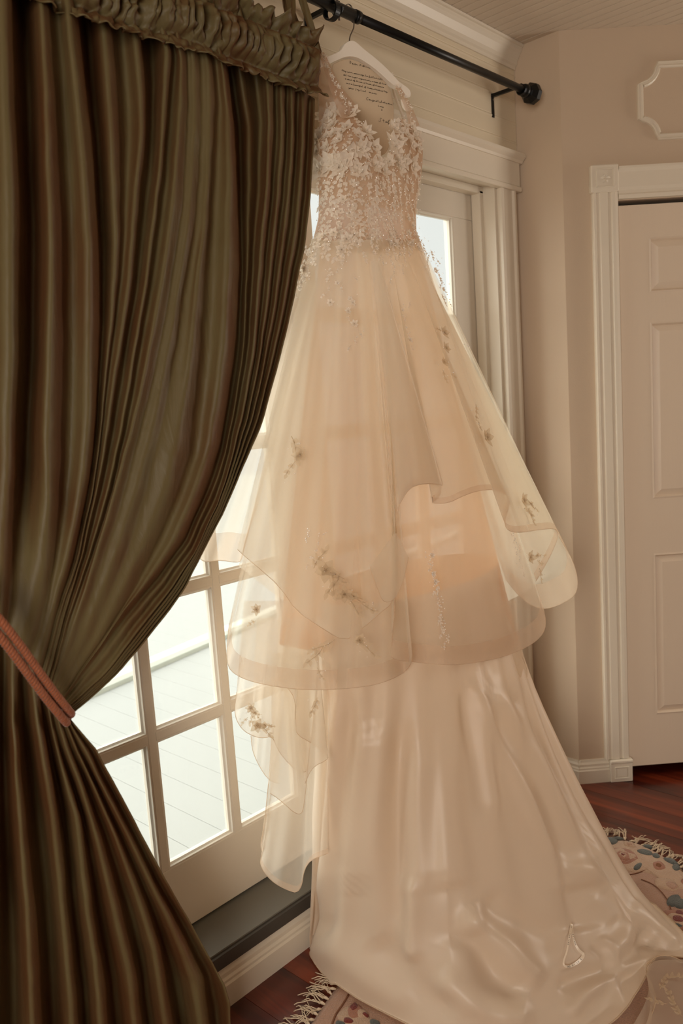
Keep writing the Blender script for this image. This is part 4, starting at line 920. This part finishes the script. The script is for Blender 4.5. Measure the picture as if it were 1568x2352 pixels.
hx_ = np.stack([np.interp(uu, hu, hpnt[:, k_]) for k_ in range(3)], 1)
for it in range(2): hx_ = .25*np.roll(hx_, 1, 0)+.5*hx_+.25*np.roll(hx_, -1, 0)
for i, u in enumerate(uu):
    t0 = topring(u); h_ = hx_[i]; dist = np.linalg.norm((h_-t0)[:2])
    drop = 1.02-.006
    # profile: falls, then runs out along the floor; long trains spend more of their length lying down
    lie = np.clip((dist-.30)/.55, 0, 1)
    for j, t in enumerate(tt):
        zc = (1-t)**(1.0+1.35*lie); hz_ = t**(1.4-.25*lie)
        wr_ = np.clip((u-.74)/.10, 0, 1)*np.clip((.99-u)/.05, 0, 1); hz_ = hz_*(1-wr_)+t**1.25*wr_; zc = zc*(1-wr_)+(1-t)**1.12*wr_
        P[i, j, :2] = t0[:2]*(1-hz_)+h_[:2]*hz_; P[i, j, 2] = .006+drop*zc
P[..., 1] = np.minimum(P[..., 1], -.035)
# cloth relief: soft folds measured along lines on the skirt
def normals(P):
    du = np.roll(P, -1, 0)-np.roll(P, 1, 0); dv = np.gradient(P, axis=1); n = np.cross(dv, du); n /= np.linalg.norm(n, axis=-1)[..., None]+1e-9
    c = P.mean((0, 1)); s = np.sign(((CAM-P)*n).sum(-1)); return n*np.where(s == 0, 1, s)[..., None]
strokes = [ # (points, width px, height m)
 ([(1072, 1555), (1128, 1680), (1180, 1790), (1235, 1920), (1285, 2040), (1312, 2108)], 9, .007),
 ([(1078, 1550), (1104, 1680), (1124, 1800), (1136, 1885)], 11, .012), ([(1062, 1560), (1082, 1700), (1100, 1800), (1108, 1880)], 16, -.008),
 ([(1085, 1548), (1140, 1610), (1210, 1710), (1280, 1840), (1345, 1960), (1400, 2040)], 22, .020), ([(1095, 1580), (1150, 1670), (1215, 1790), (1280, 1920), (1330, 2010)], 18, -.016),
 ([(1085, 1580), (1128, 1665), (1180, 1770), (1240, 1900), (1290, 2010)], 18, .016), ([(1150, 1560), (1215, 1660), (1290, 1810), (1360, 1950)], 16, -.010),
 ([(775, 1600), (772, 1800), (760, 2000), (745, 2080)], 18, .012), ([(740, 1650), (735, 1850), (720, 2000)], 14, -.008), ([(812, 1600), (805, 1850), (800, 2050)], 16, -.009),
 ([(850, 1650), (838, 1850), (825, 1970), (815, 2060)], 26, .016), ([(925, 1650), (915, 1900), (925, 2080), (925, 2180)], 20, -.014), ([(975, 1700), (985, 1900), (1000, 2050)], 45, .012),
 ([(935, 2010), (945, 2080), (938, 2150), (950, 2215)], 16, .018), ([(1045, 2020), (1060, 2100), (1040, 2180)], 26, -.012),
 ([(1078, 2075), (1100, 2130), (1150, 2170), (1190, 2215), (1250, 2260)], 22, .026), ([(1075, 2130), (1110, 2200), (1150, 2250), (1210, 2290)], 26, -.020),
 ([(1110, 2060), (1170, 2110), (1240, 2140), (1300, 2160)], 26, -.018), ([(1000, 2230), (1060, 2290), (1150, 2330), (1230, 2340)], 24, .018),
 ([(1290, 1985), (1340, 2000), (1400, 2055), (1436, 2110), (1436, 2150), (1400, 2200)], 15, .020), ([(1320, 2030), (1330, 2090), (1340, 2140)], 34, -.016), ([(1350, 2060), (1385, 2085), (1405, 2120)], 11, .010),
 ([(1440, 2080), (1500, 2130), (1560, 2180)], 18, .014), ([(1460, 2150), (1500, 2170)], 22, -.012),
 ([(1415, 2235), (1370, 2262), (1320, 2300), (1310, 2340)], 14, .016), ([(1415, 2237), (1440, 2275), (1470, 2300)], 14, -.014), ([(1415, 2237), (1345, 2240), (1280, 2270)], 13, -.014),
 ([(1414, 2237), (1420, 2290), (1430, 2340)], 12, .014), ([(1412, 2236), (1460, 2215), (1520, 2190)], 10, .012), ([(1410, 2230), (1400, 2180), (1370, 2155)], 9, .012), ([(1395, 2232), (1385, 2190), (1360, 2170)], 8, -.008),
 ([(690, 2060), (720, 2110), (760, 2150)], 22, -.012), ([(730, 2150), (800, 2210), (880, 2260), (960, 2300)], 30, .014), ([(860, 2150), (900, 2220), (980, 2290), (1050, 2340)], 26, -.014)]
N_ = normals(P); PXa, PYa = pix(P); D = np.zeros((NU, NV))
front = ((CAM-P)*N_).sum(-1) > 0
for pts_, w, h_ in strokes:
    q = smooth(pts_, 60, 2); L = 60; d2 = np.full((NU, NV), 1e9); tb = np.zeros((NU, NV))
    for i in range(L):
        dd = (PXa-q[i, 0])**2+(PYa-q[i, 1])**2; m_ = dd < d2; d2[m_] = dd[m_]; tb[m_] = i/(L-1)
    D += 1.2*h_*np.exp(-d2/(2*w*w))*np.clip(np.minimum(tb, 1-tb)*6+.15, 0, 1)
ok = (uu > .04) & (uu < .93); D *= ok[:, None]
P2 = P+N_*D[..., None]
for i in range(NU):                                             # soft standing folds all round, stronger near the hem
    for j in range(NV):
        t = tt[j]; p = P[i, j]; w = t*(1-t)*4
        P2[i, j] += N_[i, j]*(.006*w*math.sin(uu[i]*2*math.pi*13+2*noise.noise(Vector((p[0]*3, p[1]*3, p[2]*2))))+.006*w*noise.noise(Vector((p[0]*7, p[1]*7, p[2]*5))))
P2[..., 2] = np.maximum(P2[..., 2], .0065+.004*(1-tt)[None, :]); P2[..., 1] = np.minimum(P2[..., 1], -.03)
# the train lies over the rug (9 mm pile): lift it
RC = np.array([1.353, -.748]); RA, RB, RT = 1.10, .541, .31
def in_rug(x, y, grow=0.0):
    c_, s_ = math.cos(RT), math.sin(RT); dx = x-RC[0]; dy = y-RC[1]; X = dx*c_+dy*s_; Y = -dx*s_+dy*c_; return (X/(RA+grow))**2+(Y/(RB+grow))**2
lift = np.clip((1.06-in_rug(P2[..., 0], P2[..., 1]))/.08, 0, 1)*.020; P2[..., 2] = np.maximum(P2[..., 2], .0065+lift)
satin = sheet('satin_underskirt', P2, M_satin, dress, closed=True)
MB().tube(P2[:, -1], .0018, 5, closed=True).build('hem_cord', M_hem, satin, True)
# horsehair band and tulle lying beyond the train edge
def floor_strip(name, inner, outer, m, z=.026, n=60, nv_=8, rip=.004):
    A = smooth(inner, n, 2); B = smooth(outer, n, 2); G = np.zeros((n, nv_, 3))
    for j in range(nv_):
        a = A*(1-j/(nv_-1))+B*j/(nv_-1); G[:, j] = atZ(a[:, 0], a[:, 1], z)
        G[:, j, 2] += rip*np.sin(np.linspace(0, 14, n)+j*.7)
    return sheet(name, G, m, dress), G
o_, G_ = floor_strip('hem_band', [(1440, 2380), (1470, 2330), (1492, 2270), (1484, 2240), (1476, 2215), (1495, 2208), (1530, 2212), (1600, 2212)], [(1475, 2380), (1508, 2310), (1500, 2268), (1488, 2240), (1480, 2218), (1510, 2196), (1560, 2200), (1620, 2240)], M_organza, .034)
MB().tube(G_[:, -1], .0014, 5, caps=False).build('hem_cord', M_hem, o_, True)
o_t, G_ = floor_strip('tulle_train', [(1470, 2400), (1495, 2320), (1490, 2270), (1482, 2230), (1510, 2205), (1640, 2190)], [(1560, 2560), (1650, 2480), (1720, 2400), (1760, 2330), (1780, 2280), (1800, 2210)], M_organza, .040, rip=.006)
M_tulle_f = M_tulle
for (px_, py_, a_, s_) in ((1520, 2262, .3, 1.6), (1545, 2245, -.6, 1.4), (1538, 2290, .9, 1.6), (1556, 2318, 1.0, 1.4), (1510, 2300, 2.0, 1.2)):
    p = atZ(px_, py_, .048); place_on(random.choice(LM2[:2]), 'lace_leaf', p, (0, 0, 1), a_, s_*.7, o_t, (1, 0, 0))
# ribbon hang loop with woven lettering
rl = [(1313, 2121, .085), (1306, 2160, .062), (1301, 2188, .05), (1293, 2208, .044), (1293, 2220, .043), (1305, 2222, .043), (1322, 2214, .046), (1338, 2200, .05), (1342, 2189, .056), (1336, 2190, .052), (1326, 2180, .052), (1317, 2160, .06), (1313, 2123, .085)]
def sat_z(px_, py_):
    d = (PX2-px_)**2+(PY2-py_)**2; i = np.argmin(d); return P2.reshape(-1, 3)[i]
PX2, PY2 = pix(P2); vis = (uu > .04) & (uu < .93); PX2 = np.where(vis[:, None], PX2, 1e6)
def on_satin(px_, py_, lift_=.006):
    p = sat_z(px_, py_); d = rays(px_, py_); t = ((p-CAM)@_f)/(d@_f); return CAM+d*(t-lift_)
q = smooth([(a, b) for a, b, c_ in rl], 60, 2); RP = np.array([on_satin(a, b, .008) for a, b in q])
for _ in range(3): RP[1:-1] = .25*RP[:-2]+.5*RP[1:-1]+.25*RP[2:]
M_rib = mat('ribbon_satin', 'EAD9C2', .3, .5)
G = np.zeros((60, 3, 3)); T = np.gradient(RP, axis=0); T /= np.linalg.norm(T, axis=1)[:, None]; vd = CAM-RP; vd /= np.linalg.norm(vd, axis=1)[:, None]; sd = np.cross(T, vd); sd /= np.linalg.norm(sd, axis=1)[:, None]
tw = .55+.45*np.cos(np.linspace(0, 5, 60))**2
for j in range(3): G[:, j] = RP+sd*((j-1)*.0035*tw)[:, None]
rib = sheet('ribbon_loop', G, M_rib, dress); rib['label'] = 'thin ivory hanging ribbon with woven black lettering'
CAPS = {'M': [[(0, 0), (0, 1), (.5, .3), (1, 1), (1, 0)]], 'O': [[(.5, 0), (0, .5), (.5, 1), (1, .5), (.5, 0)]], 'R': [[(0, 0), (0, 1), (.8, .8), (0, .5), (.9, 0)]], 'I': [[(.4, 0), (.4, 1)]], 'L': [[(0, 1), (0, 0), (.8, 0)]], 'E': [[(.8, 1), (0, 1), (0, 0), (.8, 0)], [(0, .5), (.6, .5)]]}
mb = MB()
def rib_text(txt, i0, i1, size):
    n = len(txt)
    for k_, ch in enumerate(txt):
        ii = int(i0+(i1-i0)*k_/max(1, n)); o = RP[ii]+vd[ii]*.0008; f_ = T[ii]*(1 if i1 > i0 else -1); u_ = np.cross(vd[ii], f_); 
        for st in CAPS.get(ch, []): mb.tube([o+f_*p[0]*size*.7+u_*(p[1]-.5)*size for p in st], .0003, 3, caps=False)
rib_text('MORILEE', 27, 38, .0052); rib_text('MO', 1, 3, .004); rib_text('MORILEE', 47, 55, .0026); rib_text('MORILEE', 6, 14, .0022)
mb.build('lettering', M_ink, rib)

# ------------------------------------------------------------------ rug
rug = thing('oval_rug', 'oval rose wool rug with carved flowers and knotted cream fringe under the train', 'rug', (RC[0], RC[1], 0))
def rugpt(th, g=0.0):
    c_, s_ = math.cos(RT), math.sin(RT); X = (RA+g)*math.cos(th); Y = (RB+g)*math.sin(th); return np.array([RC[0]+X*c_-Y*s_, RC[1]+X*s_+Y*c_])
nt_, nr = 160, 30; V = []; F = []
for i in range(nt_):
    th = 2*math.pi*i/nt_
    for j in range(nr+1):
        g = j/nr; p = RC+(rugpt(th)-RC)*g; z = .0115+.0012*noise.noise(Vector((p[0]*14, p[1]*14, 0))) if g < 1 else .003
        if g == 1: p = RC+(rugpt(th)-RC)*1.002
        V.append((p[0], p[1], z))
base_i = len(V)
for i in range(nt_): p = rugpt(2*math.pi*i/nt_); V.append((p[0], p[1], .0008))
for i in range(nt_):
    a = i*(nr+1); b = ((i+1) % nt_)*(nr+1)
    for j in range(nr): F.append((a+j, a+j+1, b+j+1, b+j))
    F.append((a+nr, base_i+i, base_i+(i+1) % nt_, b+nr))
MB().add(V, F).build('pile', M_rug, rug, True)
def blob(px_list, m, z=.0135, name='motif', th=.003, parent=rug):
    """raised wool motif; outline in ground points"""
    q = smooth(list(px_list)+[px_list[0]], 29, 2)[:-1]; c_ = q.mean(0); n = len(q); V = []
    for (s, dz) in ((1.0, -.0035), (.94, 0), (.6, th*.7), (0.05, th)):
        for p in q: w = c_+(p-c_)*s; V.append((w[0], w[1], z+dz))
    F = [(r*n+i, r*n+(i+1) % n, (r+1)*n+(i+1) % n, (r+1)*n+i) for r in range(3) for i in range(n)]; F.append(tuple(3*n+i for i in range(n)))
    MB().add(V, F).build(name, m, parent, True)
gp = lambda l: [atZ(a, b, .013)[:2] for a, b in l]
def ell(px_, py_, rx, ry, rot=0, k_=10, jag=.0):
    return [(px_+rx*math.cos(a)*math.cos(rot)-ry*math.sin(a)*math.sin(rot)+random.uniform(-jag, jag), py_+rx*math.cos(a)*math.sin(rot)+ry*math.sin(a)*math.cos(rot)+random.uniform(-jag, jag)) for a in np.linspace(0, 2*math.pi, k_, endpoint=False)]
blob(gp([(1330, 1960), (1370, 1930), (1440, 1926), (1500, 1950), (1560, 1990), (1600, 2040), (1560, 2050), (1490, 2000), (1460, 2005), (1400, 2000), (1350, 1990)]), M_cream, .0125, 'scroll')
for (a, b, rx, ry, ro) in ((1402, 1932, 17, 9, 0), (1378, 1962, 17, 7, .0), (1342, 1922, 12, 4, 0), (1412, 1990, 15, 8, .1), (1465, 1990, 14, 7, -.6), (1480, 1958, 20, 7, .2), (1506, 1966, 10, 6, .3), (1540, 1978, 20, 6, .4), (1552, 1992, 9, 9, .6), (1487, 1944, 12, 4, .2), (1418, 1926, 14, 4, 0), (1560, 2075, 16, 12, .3), (1556, 2125, 20, 10, .4)):
    blob(gp(ell(a, b, rx, ry, ro, 9, .8)), M_tealw, .0145, 'leaf_motif')
for (rx, ry, m, z) in ((40, 21, M_rosew, .0145), (31, 16, M_cream, .0155), (22, 12, M_rosew, .0165), (13, 7, M_cream, .0175), (7, 4, M_redw, .0185)):
    blob(gp(ell(1431, 1967, rx, ry, .2, 11, 3)), m, z, 'rose_motif')
for (a, b, rx, ry, m, z) in ((1350, 1938, 18, 8, M_rosew, .0145), (1445, 1940, 16, 7, M_cream, .0145), (1445, 1940, 9, 4, M_rug, .016), (1512, 1990, 17, 12, M_rosew, .0145), (1512, 1990, 9, 6, M_groove, .016), (1530, 2030, 30, 14, M_cream, .014), (1540, 2035, 18, 8, M_rug, .0155), (1590, 2030, 30, 12, M_rosew, .0145), (1560, 2100, 14, 10, M_redw, .0145)):
    blob(gp(ell(a, b, rx, ry, .3, 11, 2)), m, z, 'rose_motif')
for l in ([(1370, 1990), (1420, 2010), (1460, 2008), (1500, 1990)], [(1472, 2020), (1500, 2030), (1530, 2060), (1545, 2100), (1542, 2150)], [(1560, 1970), (1590, 1990), (1620, 2010)], [(1330, 1908+18), (1375, 1925), (1420, 1918)]):
    q = smooth(l, 24, 2); w = atZ(q[:, 0], q[:, 1], .0128); MB().tube(w, .0016, 5).build('carved_line', M_groove, rug, True)
# front left patch of the pattern
blob(gp([(770, 2330), (800, 2300), (850, 2330), (880, 2370), (800, 2390)]), M_cream, .0125, 'scroll')
for (a, b, rx, ry, m, z) in ((815, 2325, 18, 22, M_rosew, .014), (832, 2330, 15, 10, M_cream, .0155), (838, 2332, 9, 5, M_redw, .017), (812, 2315, 9, 12, M_redw, .0155), (800, 2345, 12, 8, M_redw, .0155), (860, 2350, 14, 8, M_tealw, .014), (782, 2352, 14, 7, M_tealw, .014)):
    blob(gp(ell(a, b, rx, ry, .3, 10, 2)), m, z, 'rose_motif')
q = smooth([(800, 2285), (785, 2310), (770, 2330), (758, 2365)], 24, 2); MB().tube(atZ(q[:, 0], q[:, 1], .0124), .003, 5).build('carved_line', M_groove, rug, True)
# the rest of the floral border, continuing round where the dress hides it
for k_ in range(10):
    th = math.radians(165+k_*17); p = rugpt(th, -.16)
    for (r_, m, z) in ((.055, M_rosew, .0145), (.038, M_cream, .0155), (.022, M_redw, .0165)):
        blob([(p[0]+r_*math.cos(a)*random.uniform(.85, 1.1), p[1]+r_*math.sin(a)*random.uniform(.85, 1.1)) for a in np.linspace(0, 6.28, 10)[:-1]], m, z, 'rose_motif')
    for sg in (-1, 1):
        p2 = rugpt(th+sg*.11, -.13); blob([(p2[0]+.035*math.cos(a), p2[1]+.018*math.sin(a)) for a in np.linspace(0, 6.28, 9)[:-1]], M_tealw, .0145, 'leaf_motif')
tm = []
for s in range(5):                                              # tassel variants: knot and loose strands
    rg_ = random.Random(s); mb = MB(); mb.tube([(-.004, 0, .006), (.006, 0, .007), (.012, 0, .006)], [.002, .0042, .0025], 6)
    for k_ in range(5):
        a = rg_.uniform(-.5, .5); L = rg_.uniform(.045, .068); c0 = rg_.uniform(-1.2, 1.2); P_ = []
        for i in range(9):
            t = i/8; P_.append((.010+L*t*math.cos(a*t), .002*(k_-2)+L*.55*t*math.sin(a+c0*t), .0055+.007*math.sin(math.pi*t)*rg_.uniform(.4, 1.4)+(-.003*t)))
        mb.tube(P_, .0013, 5)
    me = mesh('tassel', mb.v, mb.f); me.materials.append(M_fringe); me.polygons.foreach_set('use_smooth', [True]*len(me.polygons)); tm.append(me)
per = [rugpt(2*math.pi*i/2000) for i in range(2001)]; Ls = np.r_[0, np.cumsum([np.linalg.norm(per[i+1]-per[i]) for i in range(2000)])]
nT = 280
for k_ in range(nT):
    th = np.interp(Ls[-1]*k_/nT, Ls, np.linspace(0, 2*math.pi, 2001)); p = rugpt(th); q = rugpt(th+.001); t = q-p; an = math.atan2(-t[0], t[1])
    o = bpy.data.objects.new('tassel', random.choice(tm)); COL.objects.link(o); o.parent = rug
    y_end = p[1]+.06*math.sin(an)
    o.location = (p[0], p[1], 0); o.rotation_euler = (0, 0, an+random.gauss(0, .28)); s = random.uniform(.7, 1.1)
    if y_end > -.03: s = .35
    o.scale = (s, s, 1)

# move each Empty to its thing's base without moving the parts
for o in [q for q in COL.objects if q.type == 'EMPTY' and 'base' in q]:
    b = Vector(o['base'][:]); o.location = b
    for ch in COL.objects:
        if ch.parent is o: ch.location = ch.location-b
    del o['base']
